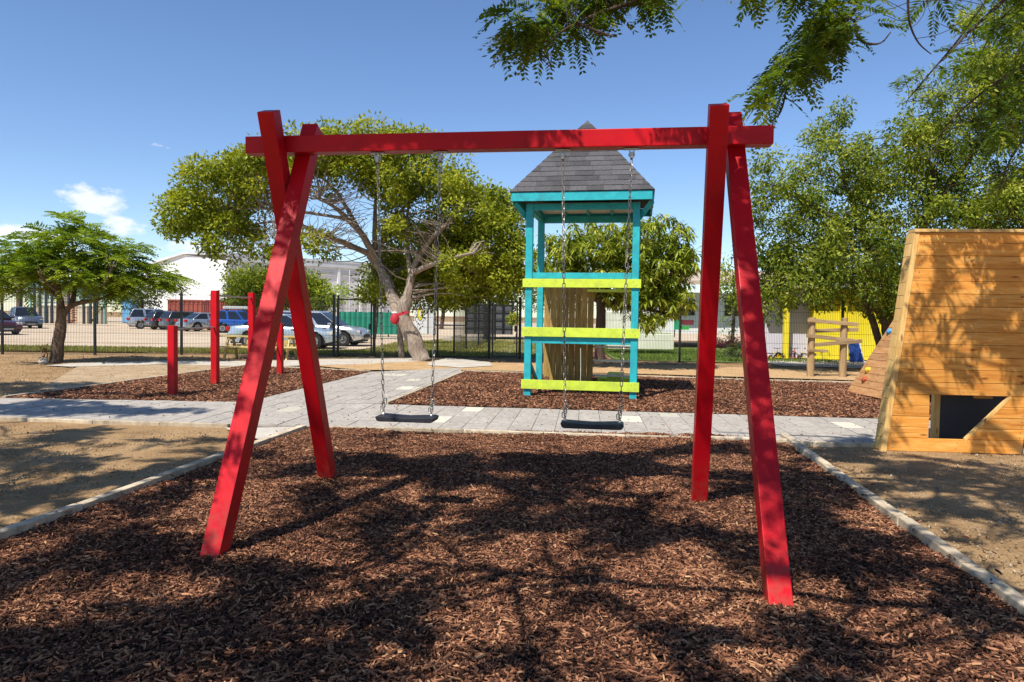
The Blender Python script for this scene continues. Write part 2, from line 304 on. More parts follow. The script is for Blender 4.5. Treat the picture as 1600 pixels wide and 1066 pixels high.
TINT = flat('tinted_glass', (0.012, 0.016, 0.022), 0.06, 0, 0.8)
TYRE = flat('tyre_rubber', (0.012, 0.012, 0.012), 0.85)
RIM = flat('alloy_rim', (0.42, 0.42, 0.43), 0.3, 0.7)
PLASTIC = flat('dark_plastic', (0.02, 0.02, 0.022), 0.6)
REDL = flat('red_lamp_lens', (0.5, 0.01, 0.01), 0.15)
CLEARL = flat('clear_lamp_lens', (0.65, 0.62, 0.58), 0.12)
AMBER = flat('amber_lamp_lens', (0.6, 0.22, 0.06), 0.15)

# ------------------------------------------------------------------ the setting
def mulch_h(x, y):
    h = mnoise.noise(Vector((x*0.7, y*0.7, 3)))*0.035 + mnoise.noise(Vector((x*3.1, y*3.1, 9)))*0.0175 + mnoise.noise(Vector((x*7.1, y*7.1, 2)))*0.012
    for cx, cy in ((-0.77, 5.1), (0.6, 4.95)): h -= 0.022*math.exp(-(((x-cx)/.42)**2 + ((y-cy)/.6)**2))
    for cx, cy in ((-1.77, 4.25), (1.39, 3.62), (-1.61, 6.33), (1.54, 5.79)): h += 0.015*math.exp(-(((x-cx)/.22)**2 + ((y-cy)/.2)**2))
    return h
TH = -0.137
def sheet(name, pts, z, mat, parent=None, kind='structure'):
    m = MB(); m.add([(p[0], p[1], z) for p in pts], [tuple(range(len(pts)))]); o = m.build(name, mat, parent)
    if not parent: o['kind'] = kind
    return o
def grid_sheet(name, x0, x1, y0, y1, step, amp, z, mat, inside=None, sc_=1.0):
    nx, ny = int((x1-x0)/step)+1, int((y1-y0)/step)+1
    vs = []
    for j in range(ny):
        for i in range(nx):
            x, y = x0+i*step, y0+j*step
            h = mnoise.noise(Vector((x*0.7*sc_, y*0.7*sc_, 3)))*amp + mnoise.noise(Vector((x*3.1*sc_, y*3.1*sc_, 9)))*amp*0.5 + mnoise.noise(Vector((x*9, y*9, 5)))*amp*0.22
            if name == 'mulch_bed': h = mulch_h(x, y)
            e = min(x-x0, x1-x, y-y0, y1-y); h = h*min(1, e/0.4)
            vs.append((x, y, z+h))
    fs = []
    for j in range(ny-1):
        for i in range(nx-1):
            if inside is None or inside(x0+(i+.5)*step, y0+(j+.5)*step):
                fs.append((j*nx+i, j*nx+i+1, (j+1)*nx+i+1, (j+1)*nx+i))
    me = bpy.data.meshes.new(name); me.from_pydata(vs, [], fs); me.materials.append(mat); me.polygons.foreach_set('use_smooth', [True]*len(fs))
    o = link_obj(name, me); o['kind'] = 'structure'; return o
def in_poly(p, poly):
    x, y = p[0], p[1]; c = False; n = len(poly)
    for i in range(n):
        a, b = poly[i], poly[(i+1) % n]
        if (a[1] > y) != (b[1] > y) and x < (b[0]-a[0])*(y-a[1])/(b[1]-a[1]) + a[0]: c = not c
    return c

FRONT = [(-2.62, 9.14), (3.38, 8.98), (2.60, 3.57), (2.02, -0.5), (-3.92, -0.5), (-3.24, 4.5)]
LEFTB = [(-8.35, 11.80), (-7.30, 19.6), (-3.60, 18.2), (-4.36, 11.62)]
RIGHTB = [(-2.10, 11.75), (-1.25, 18.7), (8.10, 16.75), (10.5, 14.2), (9.8, 10.2), (5.60, 10.72)]
sheet('ground', [(-400, -60), (400, -60), (400, 900), (-400, 900)], -0.035, DIRT)
grid_sheet('dirt_ground', -13, 13, 0.0, 26, 0.16, 0.028, -0.004, DIRT,
           lambda x, y: not (in_poly((x, y), [(-2.5, 8.9), (3.2, 8.8), (2.4, 3.5), (1.9, .2), (-3.7, .2), (-3.1, 4.5)])))
sheet('car_park', [(-140, 28.3), (-7.0, 28.3), (-5.5, 34), (-3, 48), (30, 48), (30, 160), (-140, 160)], 0.0, SAND)
sheet('grass_verge', [(-30, 25.2), (-5.8, 26.2), (-5.8, 28.6), (-30, 28.3)], 0.012, GRASSG)
sheet('lawn', [(-6.3, 25.6), (2.0, 25.6), (1.2, 34), (0.5, 50), (-4, 50), (-5.5, 34)], 0.016, GRASSG)
sheet('rear_path', [(-0.9, 26.0), (1.6, 25.6), (2.2, 27.5), (0.6, 33.5), (2.4, 45), (1.2, 45), (-0.2, 35)], 0.028, LIGHTCON)
sheet('rubber_path', [(0.5, 26.4), (3.6, 26.0), (3.4, 31), (1.2, 29.5)], 0.038, MAROON)
sheet('side_lawn', [(3.6, 25.0), (11, 23.6), (14, 34), (4.4, 40)], 0.016, LAWN)
sheet('play_yard', [(8.6, 22.9), (30, 18), (34, 34), (9.5, 34)], 0.024, LIGHTCON)
bedsF = grid_sheet('mulch_bed', -4.0, 3.5, -0.5, 9.2, 0.09, 0.035, 0.02, MULCHG, lambda x, y: in_poly((x, y), FRONT))
sheet('mulch_bed', LEFTB, 0.026, MULCHG); sheet('mulch_bed', RIGHTB, 0.026, MULCHG)
sheet('gravel_patch', [tuple(G(x, y)[:2]) for x, y in [(60, 612), (120, 575), (260, 566), (420, 566), (395, 574), (300, 590), (190, 606)]], 0.030, GRAVEL)
sheet('white_gravel', [tuple(G(x, y)[:2]) for x, y in [(352, 672), (482, 671), (455, 682), (415, 692), (372, 684)]], 0.030, LIGHTCON)
sheet('service_path', [tuple(G(x, y)[:2]) for x, y in [(70, 573), (120, 569), (260, 565), (400, 566), (500, 563), (660, 561), (655, 566), (560, 571), (400, 575), (260, 571), (110, 575)]], 0.034, LIGHTCON)
sheet('sandy_patch', [tuple(G(x, y)[:2]) for x, y in [(470, 571), (640, 566), (1080, 573), (1390, 585), (1390, 598), (1000, 586), (730, 580), (560, 580)]], 0.032, ORSAND)
sheet('concrete_pad', [tuple(G(x, y)[:2]) for x, y in [(668, 569), (700, 561), (765, 568), (770, 574), (720, 577), (670, 573)]], 0.045, LIGHTCON)

# pavers: every one a part of its path
def clip_half(poly, n, d):                                    # keep n.x <= d
    out = []
    for i in range(len(poly)):
        a, b = poly[i], poly[(i+1) % len(poly)]; fa = n[0]*a[0]+n[1]*a[1]-d; fb = n[0]*b[0]+n[1]*b[1]-d
        if fa <= 0: out.append(a)
        if fa*fb < 0:
            t = fa/(fa-fb); out.append((a[0]+(b[0]-a[0])*t, a[1]+(b[1]-a[1])*t))
    return out
def clip_convex(poly, conv):                                  # conv counter-clockwise
    for i in range(len(conv)):
        a, b = conv[i], conv[(i+1) % len(conv)]; n = (b[1]-a[1], -(b[0]-a[0])); poly = clip_half(poly, n, n[0]*a[0]+n[1]*a[1])
        if len(poly) < 3: return []
    return poly
def area(p): return abs(sum(p[i][0]*p[(i+1) % len(p)][1]-p[(i+1) % len(p)][0]*p[i][1] for i in range(len(p))))/2
rng = random.Random(4)
CREAM = [(455, 646), (655, 645), (690, 662), (750, 642), (1000, 657), (1035, 653), (1290, 663), (1330, 668), (690, 600), (650, 597), (620, 588), (560, 606), (640, 610), (410, 657)]
CREAMG = [G(*c) for c in CREAM]
def paved(name, conv, org, yaw, w, d, label=None):
    base = sheet(name, conv, 0.012, JOINT)
    shared = {}
    ux, uy = (math.cos(yaw), math.sin(yaw)), (-math.sin(yaw), math.cos(yaw))
    cnt = 0
    for j in range(-40, 40):
        for i in range(-60, 60):
            g = 0.0035; x0, y0 = i*w + (0.5*w if j % 2 else 0) * 0, j*d
            q = [(x0+g, y0+g), (x0+w-g, y0+g), (x0+w-g, y0+d-g), (x0+g, y0+d-g)]
            q = [(org[0]+a*ux[0]+b*uy[0], org[1]+a*ux[1]+b*uy[1]) for a, b in q]
            r = clip_convex(q, conv)
            if len(r) < 3 or area(r) < 0.012: continue
            cx, cy = sum(p[0] for p in r)/len(r), sum(p[1] for p in r)/len(r)
            pp = to_px((cx, cy, 0))
            if pp is None or pp[0] < -160 or pp[0] > 1750: continue
            cream = any((cx-k[0])**2 + (cy-k[1])**2 < (0.32*w+0.06)**2 + 0.02 for k in CREAMG)
            full = abs(area(r)-(w-2*g)*(d-2*g)) < 1e-4
            key = cream
            zt = 0.040 + rng.uniform(-0.003, 0.003)
            if full and key in shared:
                o = link_obj('paver', shared[key], base)
            else:
                m = MB(); m.prism([(p[0]-cx, p[1]-cy, -0.03) for p in r], (0, 0, 0.03)); o = m.build('paver', PAVERC if cream else PAVER, base)
                if full: shared[key] = o.data
            o.location = (cx, cy, zt); o.rotation_euler = (rng.uniform(-.004, .004), rng.uniform(-.004, .004), 0)
            cnt += 1
    return base, cnt
PATH = [(-10.2, 10.2), (-6.95, 9.72), (-3.64, 9.28), (4.36, 8.52), (7.9, 8.1), (8.3, 10.35), (5.53, 10.68), (-2.11, 11.64), (-4.36, 11.58), (-8.42, 11.74), (-10.4, 11.9)]
PATHC = [(-10.2, 10.2), (-3.64, 9.27), (7.9, 8.12), (8.3, 10.32), (-2.11, 11.62), (-10.4, 11.9)]
DIAG = [(-4.30, 11.66), (-2.14, 11.68), (-1.30, 18.75), (-1.45, 19.8), (-3.55, 18.1)]
_, c1 = paved('paved_path', [(-10.2, 10.0), (-3.64, 9.32), (6.2, 8.36), (6.6, 10.55), (-2.2, 11.60), (-10.4, 11.72)], (-3.64, 9.34), -0.10, 0.30, 0.60)
_, c2 = paved('paved_path', DIAG, (-4.30, 11.70), -0.10, 0.30, 0.60)
print('pavers', c1, c2)

def kerb(name, p0, p1, w, h, n, z=0.0):
    base = MB(); p0, p1 = Vector((p0[0], p0[1], z)), Vector((p1[0], p1[1], z)); d = (p1-p0).normalized(); s = Vector((-d.y, d.x, 0))
    base.prism([p0 - s*w*0.4, p1 - s*w*0.4, p1 + s*w*0.4, p0 + s*w*0.4], (0, 0, h*0.6)); b = base.build(name, JOINT); b['kind'] = 'structure'
    L = (p1-p0).length; k = max(1, round(L/n))
    for i in range(k):
        a, c = p0 + d*(L*i/k + 0.003), p0 + d*(L*(i+1)/k - 0.003); off = s*rng.uniform(-0.006, 0.006); dz = rng.uniform(-0.006, 0.006)
        m = MB(); mid = (a+c)/2
        m.box(-(c-a).length/2, (c-a).length/2, -w/2, w/2, -0.05, h+dz)
        o = m.build('kerb_stone', KERB, b, bevel=0.008, seg=2); o.location = mid + off; o.rotation_euler = (rng.uniform(-.02, .02), rng.uniform(-.006, .006), math.atan2(d.y, d.x) + rng.uniform(-.004, .004))
    return b
kerb('bed_kerb', (-2.64, 9.1), (-3.95, -0.6), 0.085, 0.075, 1.0)
kerb('bed_kerb', (3.42, 8.95), (2.05, -0.5), 0.085, 0.075, 1.0)
kerb('bed_kerb', (-2.60, 9.19), (3.42, 8.60), 0.07, 0.060, 1.0)
kerb('bed_kerb', (-8.40, 11.82), (-7.3, 19.7), 0.07, 0.055, 1.0)
kerb('bed_kerb', (-7.25, 19.75), (-3.6, 18.25), 0.07, 0.055, 1.0)
kerb('bed_kerb', (-2.05, 11.66), (-1.22, 18.8), 0.08, 0.060, 1.0)
kerb('bed_kerb', (-1.2, 18.85), (8.2, 16.85), 0.07, 0.055, 1.0)
kerb('path_kerb', (-10.2, 9.95), (-3.66, 9.27), 0.07, 0.045, 1.0)
kerb('path_kerb', (3.48, 8.60), (6.3, 8.30), 0.07, 0.045, 1.0)

# ------------------------------------------------------------------ scattered small stuff by geometry nodes
def chip_mat(name, cols):
    m, nt, b, _ = newmat(name); a = node(nt, 'ShaderNodeAttribute', attribute_name='tone', attribute_type='INSTANCER')
    col = ramp(nt, a.outputs['Fac'], cols)
    n = node(nt, 'ShaderNodeTexNoise', {'Vector': coords(nt, (3, 20, 20)), 'Scale': 1.0, 'Detail': 3})
    mr = node(nt, 'ShaderNodeMapRange', {'Value': n.outputs[0], 'To Min': 0.6, 'To Max': 1.35}); hs = node(nt, 'ShaderNodeHueSaturation', {'Color': col, 'Value': mr.outputs[0]})
    nt.links.new(hs.outputs[0], b.inputs['Base Color']); b.inputs['Roughness'].default_value = 0.85; b.inputs['Specular IOR Level'].default_value = 0.25
    return m
def proto_chip(kind, mat, seed):                              # unlinked shapes, unit sized
    r = random.Random(seed); bm = bmesh.new()
    if kind == 'chip':
        xs = [-0.5, -0.12, 0.2, 0.5]; ring = []
        bend = r.uniform(-0.5, 0.5); tw = r.uniform(-0.4, 0.4)
        for i, x in enumerate(xs):
            w = (0.28 if i in (0, 3) else 0.5)*r.uniform(0.7, 1.1); zc = bend*(x*x)*2; yo = r.uniform(-0.15, 0.15)
            ring.append([bm.verts.new((x + r.uniform(-.06, .06), yo+sy*w, zc+sz*0.5*r.uniform(.7, 1.2)+tw*x*sy)) for sy, sz in ((-1, -1), (1, -1), (1, 1), (-1, 1))])
        for a, b in zip(ring, ring[1:]):
            for k in range(4): bm.faces.new((a[k], a[(k+1) % 4], b[(k+1) % 4], b[k]))
        bm.faces.new(ring[0][::-1]); bm.faces.new(ring[-1])
    else:
        bmesh.ops.create_icosphere(bm, subdivisions=1, radius=0.5)
        for v in bm.verts: v.co *= r.uniform(0.7, 1.15)
    bmesh.ops.recalc_face_normals(bm, faces=bm.faces)
    me = bpy.data.meshes.new('shape'); bm.to_mesh(me); bm.free(); me.materials.append(mat)
    return bpy.data.objects.new('shape', me)
def scatter(name, pts, rot, scl, tone, protos, label, cat):
    n = len(pts); me = bpy.data.meshes.new(name); me.vertices.add(n); me.vertices.foreach_set('co', pts.astype(np.float32).ravel())
    for nm, ty, d, key in (('rot', 'FLOAT_VECTOR', rot, 'vector'), ('scl', 'FLOAT_VECTOR', scl, 'vector'), ('tone', 'FLOAT', tone, 'value')):
        at = me.attributes.new(nm, ty, 'POINT'); at.data.foreach_set(key, d.astype(np.float32).ravel())
    at = me.attributes.new('which', 'INT', 'POINT'); at.data.foreach_set('value', np.random.default_rng(1).integers(0, len(protos), n).astype(np.int32))
    o = link_obj(name, me); tag(o, label, cat, kind='stuff')
    ng = bpy.data.node_groups.new(name, 'GeometryNodeTree'); ng.interface.new_socket('Geometry', in_out='INPUT', socket_type='NodeSocketGeometry'); ng.interface.new_socket('Geometry', in_out='OUTPUT', socket_type='NodeSocketGeometry')
    gi = ng.nodes.new('NodeGroupInput'); go = ng.nodes.new('NodeGroupOutput'); iop = ng.nodes.new('GeometryNodeInstanceOnPoints'); iop.inputs['Pick Instance'].default_value = True
    m2p = ng.nodes.new('GeometryNodeMeshToPoints'); ng.links.new(gi.outputs[0], m2p.inputs[0]); ng.links.new(m2p.outputs[0], iop.inputs['Points'])
    g2i = ng.nodes.new('GeometryNodeGeometryToInstance')
    for p in protos:
        oi = ng.nodes.new('GeometryNodeObjectInfo'); oi.inputs['Object'].default_value = p; ng.links.new(oi.outputs['Geometry'], g2i.inputs[0])
    ng.links.new(g2i.outputs[0], iop.inputs['Instance'])
    for nm, ty, sock in (('rot', 'FLOAT_VECTOR', 'Rotation'), ('scl', 'FLOAT_VECTOR', 'Scale'), ('which', 'INT', 'Instance Index')):
        na = ng.nodes.new('GeometryNodeInputNamedAttribute'); na.data_type = ty; na.inputs['Name'].default_value = nm
        if sock == 'Rotation':
            er = ng.nodes.new('FunctionNodeEulerToRotation'); ng.links.new(na.outputs['Attribute'], er.inputs[0]); ng.links.new(er.outputs[0], iop.inputs[sock])
        else: ng.links.new(na.outputs['Attribute'], iop.inputs[sock])
    ng.links.new(iop.outputs[0], go.inputs[0])
    md = o.modifiers.new('scatter', 'NODES'); md.node_group = ng
    return o
R = np.random.default_rng(7)
MCH = chip_mat('mulch_chip', [(0.0, (0.018, 0.008, 0.005)), (0.3, (0.070, 0.027, 0.014)), (0.50, (0.20, 0.080, 0.040)), (0.76, (0.40, 0.185, 0.095)), (1.0, (0.56, 0.32, 0.16))])
chips = [proto_chip('chip', MCH, s) for s in (1, 2, 3, 4)]
def visible_mask(p, mx_=60, ymax=1130):
    X, Y = p[:, 0], p[:, 1]; px = 800 + X/np.maximum(Y, .1)*CAM_F; py = 494 + 1.5/np.maximum(Y, .1)*CAM_F
    return (px > -mx_) & (px < 1600+mx_) & (py < ymax) & (Y > 0.3)
def bed_scatter(name, poly, dens, lmin, lmax, wmin, wmax, z, label, wide=False):
    P = np.array(poly); x0, y0 = P.min(0); x1, y1 = P.max(0); n = int((x1-x0)*(y1-y0)*dens)
    p = np.stack([R.uniform(x0, x1, n), R.uniform(y0, y1, n)], 1)
    p = p[visible_mask(p, 900, 2200)]
    ins = np.zeros(len(p), bool); q = P
    for i in range(len(q)):
        a, b = q[i], q[(i+1) % len(q)]
        cond = ((a[1] > p[:, 1]) != (b[1] > p[:, 1])); xx = (b[0]-a[0])*(p[:, 1]-a[1])/(b[1]-a[1]+1e-9)+a[0]; ins ^= cond & (p[:, 0] < xx)
    p = p[ins]; n = len(p)
    hh = np.array([mulch_h(x, y) for x, y in p]) if wide else np.zeros(n)
    zz = z + hh + R.uniform(0, 0.018, n)
    L = lmin + (lmax-lmin)*R.beta(1.4, 5.6, n); W = wmin + (wmax-wmin)*R.beta(1.6, 3, n); T = R.uniform(0.002, 0.006, n)*(L/lmin)**0.3
    rot = np.stack([R.normal(0, 0.45, n), R.normal(0, 0.30, n), R.uniform(0, 6.28, n)], 1)
    patch = np.array([mnoise.noise(Vector((x*1.3, y*1.3, 1))) for x, y in p])*0.14
    tone = np.clip(R.beta(2.0, 2.6, n) + patch + (R.uniform(0, 1, n) > 0.975)*0.40, 0, 1)
    scatter(name, np.stack([p[:, 0], p[:, 1], zz], 1), rot, np.stack([L, W, T], 1), tone, chips, label, 'mulch')
    return n
nch = bed_scatter('bark_mulch', [(a*1.0, b) for a, b in FRONT], 6200, 0.011, 0.105, 0.0028, 0.016, 0.018, 'reddish brown bark chips covering the bed under the red swing frame', True)
nch += bed_scatter('bark_mulch', RIGHTB, 800, 0.035, 0.11, 0.012, 0.035, 0.028, 'reddish brown bark chips around the turquoise play tower')
nch += bed_scatter('bark_mulch', LEFTB, 800, 0.035, 0.11, 0.012, 0.035, 0.028, 'reddish brown bark chips around the four red posts')
nch += bed_scatter('stray_chips', [(-9, 9.9), (-3.5, 9.2), (6.5, 8.2), (7, 10.6), (-2, 11.6), (-1.2, 18.6), (-3.5, 18), (-4.3, 11.7), (-9.5, 11.7)], 8, 0.02, 0.07, 0.006, 0.02, 0.042, 'scattered bark chips lying loose on the paving')
nch += bed_scatter('stray_chips', [(-2.75, 9.2), (-3.35, 4.5), (-4.1, -.4), (-3.5, -.4), (-3.0, 4.5), (-2.4, 9.0)], 60, 0.02, 0.07, 0.006, 0.02, 0.06, 'bark chips spilled over the left kerb of the swing bed')
nch += bed_scatter('stray_chips', [(3.7, 9.0), (2.95, 3.5), (2.3, .2), (1.9, .2), (2.5, 3.5), (3.3, 9.0)], 60, 0.02, 0.07, 0.006, 0.02, 0.06, 'bark chips spilled over the right kerb of the swing bed')
STN = chip_mat('stone', [(0.0, (0.13, 0.085, 0.045)), (0.6, (0.30, 0.215, 0.13)), (1.0, (0.50, 0.42, 0.31))])
stones = [proto_chip('stone', STN, s) for s in (11, 12, 13)]
def stone_scatter(name, poly, n, smin, smax, label, z=0.0):
    P = np.array(poly); x0, y0 = P.min(0); x1, y1 = P.max(0); p = np.stack([R.uniform(x0, x1, n), R.uniform(y0, y1, n)], 1)
    p = np.array([q for q in p if in_poly(q, poly)]); n = len(p); s = smin + (smax-smin)*R.beta(0.9, 9, n)
    scatter(name, np.stack([p[:, 0], p[:, 1], np.full(n, z)], 1), R.uniform(0, 6, (n, 3)), np.stack([s, s*R.uniform(.6, 1, n), s*R.uniform(.4, .7, n)], 1), R.beta(2, 2, n), stones, label, 'gravel')
stone_scatter('loose_gravel', [(3.5, 8.35), (2.75, 3.6), (2.4, 1.5), (8, 1.5), (8.5, 8.0)], 30000, 0.006, 0.075, 'loose pebbles on the bare dirt right of the swing bed')
stone_scatter('loose_gravel', [(-2.8, 9.0), (-3.4, 4.5), (-3.7, 2.0), (-9, 2.0), (-10, 9.5)], 34000, 0.006, 0.065, 'loose pebbles on the bare dirt left of the swing bed')
stone_scatter('loose_gravel', [(-8.6, 12.0), (-7.4, 19.8), (-3.6, 18.4), (-1.2, 18.9), (8.2, 16.9), (9.5, 22.5), (-1, 24.5), (-16, 23.5), (-16, 12)], 18000, 0.015, 0.10, 'small stones on the sandy strip in front of the black fence', 0.03)

# ------------------------------------------------------------------ swing frame
def U(u, v, z, cx=0.0, cy=5.157):                              # frame axes of the swing
    c, s = math.cos(TH), math.sin(TH); return Vector((cx+u*c-v*s, cy+u*s+v*c, z))
au = Vector((math.cos(TH), math.sin(TH), 0)); av = Vector((-math.sin(TH), math.cos(TH), 0))
fr = thing('swing_set', 'large red painted timber swing frame standing in the bark bed', 'swing frame', (0, 5.157, 0), TH)
def loc_(p): p = Vector(p) - Vector((0, 5.157, 0)); return Vector((p.dot(au), p.dot(av), p.z))
for (bx, by), top, lab in (((-1.775, 4.25), (-1.564, 5.598, 2.924), None), ((1.385, 3.61), (1.545, 5.172, 2.935), None),
                           ((-1.615, 6.33), (-1.762, 5.175, 2.94), None), ((1.54, 5.79), (1.332, 4.747, 2.905), None)):
    b, t = loc_((bx, by, 0)), loc_(top); d = (t-b).normalized()
    m = MB(); m.bar(b - d*0.25, t, 0.122, 0.122, (1, 0, 0)); m.build('leg', RED, fr, bevel=0.006, seg=2)
m = MB(); m.box(-2.010, 1.762, -0.067, 0.055, 2.680, 2.803); m.build('beam', RED, fr, bevel=0.006)
for u in (-1.765, -1.63, 1.40, 1.545):
    for z in (2.60, 2.86):
        m = MB(); y_ = -0.098 - (z-2.74)*0.45 if u in (-1.765, 1.40) else -0.073
        if u in (-1.63, 1.545) and z > 2.8: y_ = 0.02
        m.lathe([(0.017, y_), (0.017, y_-0.006), (0.010, y_-0.007), (0.010, y_-0.014)], 'y', 8, (u, 0, z))
        if u in (-1.765, 1.40): m.build('bolt', STEEL, fr)
# swings
def make_swing(uc, ztop, zseat, wtop, wbot, label, vb):
    t = thing('swing', label, 'swing', U(uc, -0.006, 0), TH, 'swings hanging from the red frame')
    m = MB(); hw = 0.222
    pr = [(-hw, 0.0), (-hw+0.012, -0.028), (-hw+0.03, -0.034), (hw-0.03, -0.034), (hw-0.012, -0.028), (hw, 0.0), (hw-0.02, 0.008), (0.0, -0.002), (-hw+0.02, 0.008)]
    m.prism([(x, vb-0.085, zseat+z) for x, z in pr], (0, 0.17, 0)); m.build('seat', RUBBER, t, bevel=0.006, seg=2)
    for s in (-1, 1):
        p0 = Vector((s*wtop/2, 0, ztop)); p1 = Vector((s*wbot/2, vb, zseat+0.02))
        m = MB(); m.box(p0.x-0.052, p0.x+0.052, -0.02, 0.02, ztop+0.047, ztop+0.055)
        m.box(p0.x-0.019, p0.x-0.012, -0.018, 0.018, ztop, ztop+0.048); m.box(p0.x+0.012, p0.x+0.019, -0.018, 0.018, ztop, ztop+0.048)
        m.box(p0.x-0.0118, p0.x+0.0118, -0.020, 0.016, ztop-0.012, ztop+0.030)
        m.lathe([(0.007, -0.024), (0.007, 0.022)], 'x', 8, (p0.x, -0.003, ztop+0.012)); m.build('hanger', STEEL, t, bevel=0.0015, seg=1)
        d = (p1-p0); L = d.length; d.normalize(); n = int(L/0.0375); m = MB()
        sx = Vector((1, 0, 0)); sx = (sx-d*sx.dot(d)).normalized(); sy = d.cross(sx)
        for i in range(n+1):
            a = (i % 2)*math.pi/2 + 0.35 + 0.5*math.sin(i*0.21 + s); w = sx*math.cos(a)+sy*math.sin(a)
            m.link(p0 + d*(L*i/n), d, w, 0.050, 0.025, 0.0033)
        for k in range(3): m.link(p1 + Vector((0.012*(k-1), 0, 0.03+0.03*k)), (0, 0, 1), (1, 0.3*(k-1), 0), 0.05, 0.03, 0.0042)
        m.build('chain', CHAIN, t, smooth=True)
        m = MB(); m.lathe([(0.013, 0.0), (0.013, 0.012), (0.007, 0.020)], 'z', 10, (p1.x, vb, zseat+0.004)); m.build('seat_bolt', STEEL, t)
    return t
make_swing(-0.775, 2.622, 0.748, 0.470, 0.365, 'black rubber swing seat on the left pair of chains', 0.02)
make_swing(0.585, 2.622, 0.752, 0.480, 0.385, 'black rubber swing seat on the right pair of chains, nearer the play tower', -0.02)

# ------------------------------------------------------------------ play tower
TY = -0.18; tw = thing('play_tower', 'two storey turquoise and lime play tower with dark shingle roof', 'play tower', (0.30, 13.25, 0), TY)
WX, DY = 1.93, 1.50; PW = 0.125
for x in (0, WX):
    for y in (0, DY):
        m = MB(); m.box(x-PW/2, x+PW/2, y-PW/2, y+PW/2, -0.12, 3.56); m.build('post', TEAL, tw, bevel=0.005)
OH = 0.32; e0, e1, f0, f1 = -OH+0.03, WX+OH-0.05, -OH, DY+OH; EZ = 3.56
for a, b in (((e0, f0), (e1, f0)), ((e0, f1), (e1, f1))):
    m = MB(); m.box(a[0], b[0], a[1]-0.019, a[1]+0.019, EZ, EZ+0.155); m.build('fascia', TEAL, tw, bevel=0.003, seg=1)
for x in (e0, e1):
    m = MB(); m.box(x-0.0185, x+0.0185, f0+0.021, f1-0.021, EZ, EZ+0.153); m.build('fascia', TEAL, tw, bevel=0.003, seg=1)
for y in (0, DY):
    m = MB(); m.box(-PW/2+0.002, WX+PW/2-0.002, y-0.045, y+0.045, 3.40 if y else 3.44, 3.53 if y else 3.555); m.build('beam', TEAL, tw, bevel=0.003, seg=1)
for x in (0, WX):
    m = MB(); m.box(x-0.045, x+0.045, PW/2+0.002, DY-PW/2-0.002, 3.42, 3.55); m.build('beam', TEAL, tw, bevel=0.003, seg=1)
    # knee braces
    m = MB(); sgn = -1 if x == 0 else 1
    m.bar((x+sgn*0.05, 0.10, 3.30), (x+sgn*0.27, -0.12+0.0, 3.56), 0.04, 0.09, (0, 1, 0)); m.build('brace', TEAL, tw)
for i in range(4):
    x0 = 0.075 + i*0.45
    m = MB(); m.box(x0, x0+0.435, 0.1, DY-0.08, 3.575, 3.59); m.build('soffit_board', SOFFIT, tw)
for i in range(3):
    m = MB(); m.box(0.50+i*0.46, 0.535+i*0.46, -0.02+0.08, DY-0.06, 3.53, 3.572); m.build('rafter', TEAL, tw)
apex = Vector((WX/2, DY/2, 5.25)); EZR = EZ+0.165
rf = MB(); q = [(e0-0.03, f0-0.03, EZR), (e1+0.03, f0-0.03, EZR), (e1+0.03, f1+0.03, EZR), (e0-0.03, f1+0.03, EZR), tuple(apex)]
rf.add(q, [(0, 1, 4), (1, 2, 4), (2, 3, 4), (3, 0, 4), (3, 2, 1, 0)]); roof = rf.build('roof', SHINGLE, tw)
for i in range(4):
    a, b = Vector(q[i]), Vector(q[(i+1) % 4]); ex = (b-a).normalized(); Lb = (b-a).length; mid = (a+b)/2; up = (apex-mid); Hs = up.length; up.normalize(); n = ex.cross(up)
    rows = 15
    for r_ in range(rows):
        s0, s1 = r_/rows, min(1.0, (r_+1.06)/rows); w0 = Lb*(1-s0); w1 = Lb*(1-s1); off = rng.uniform(0, 0.30)
        xs = [-w0/2]; x = -w0/2 + 0.12 + off*0.9
        while x < w0/2-0.08: xs.append(x); x += rng.uniform(0.28, 0.36)
        xs.append(w0/2)
        if w0 < 0.4: xs = [-w0/2, w0/2]
        for j in range(len(xs)-1):
            g = 0.005; A0, B0 = xs[j]+g, xs[j+1]-g; A1, B1 = max(A0, -w1/2), min(B0, w1/2)
            lo_, hi_ = Hs*s0, Hs*s1
            if B1 <= A1:                                       # triangle at the hip
                if B0 <= -w1/2: A1 = B1 = B0; hi_ = Hs*(1-abs(B0)/(Lb/2))
                elif A0 >= w1/2: A1 = B1 = A0; hi_ = Hs*(1-abs(A0)/(Lb/2))
                else: continue
                if hi_-lo_ < 0.01: continue
            P = [mid + ex*A0 + up*lo_, mid + ex*B0 + up*lo_, mid + ex*B1 + up*hi_, mid + ex*A1 + up*hi_]
            t0, t1 = 0.011 + rng.uniform(0, .004), 0.004
            top = [P[0]+n*t0, P[1]+n*t0, P[2]+n*t1, P[3]+n*t1]
            m = MB(); m.add(P+top, [(0,3,2,1),(4,5,6,7),(0,1,5,4),(1,2,6,5),(2,3,7,6),(3,0,4,7)])
            m.build('shingle', SHINGLE, roof)
m = MB()
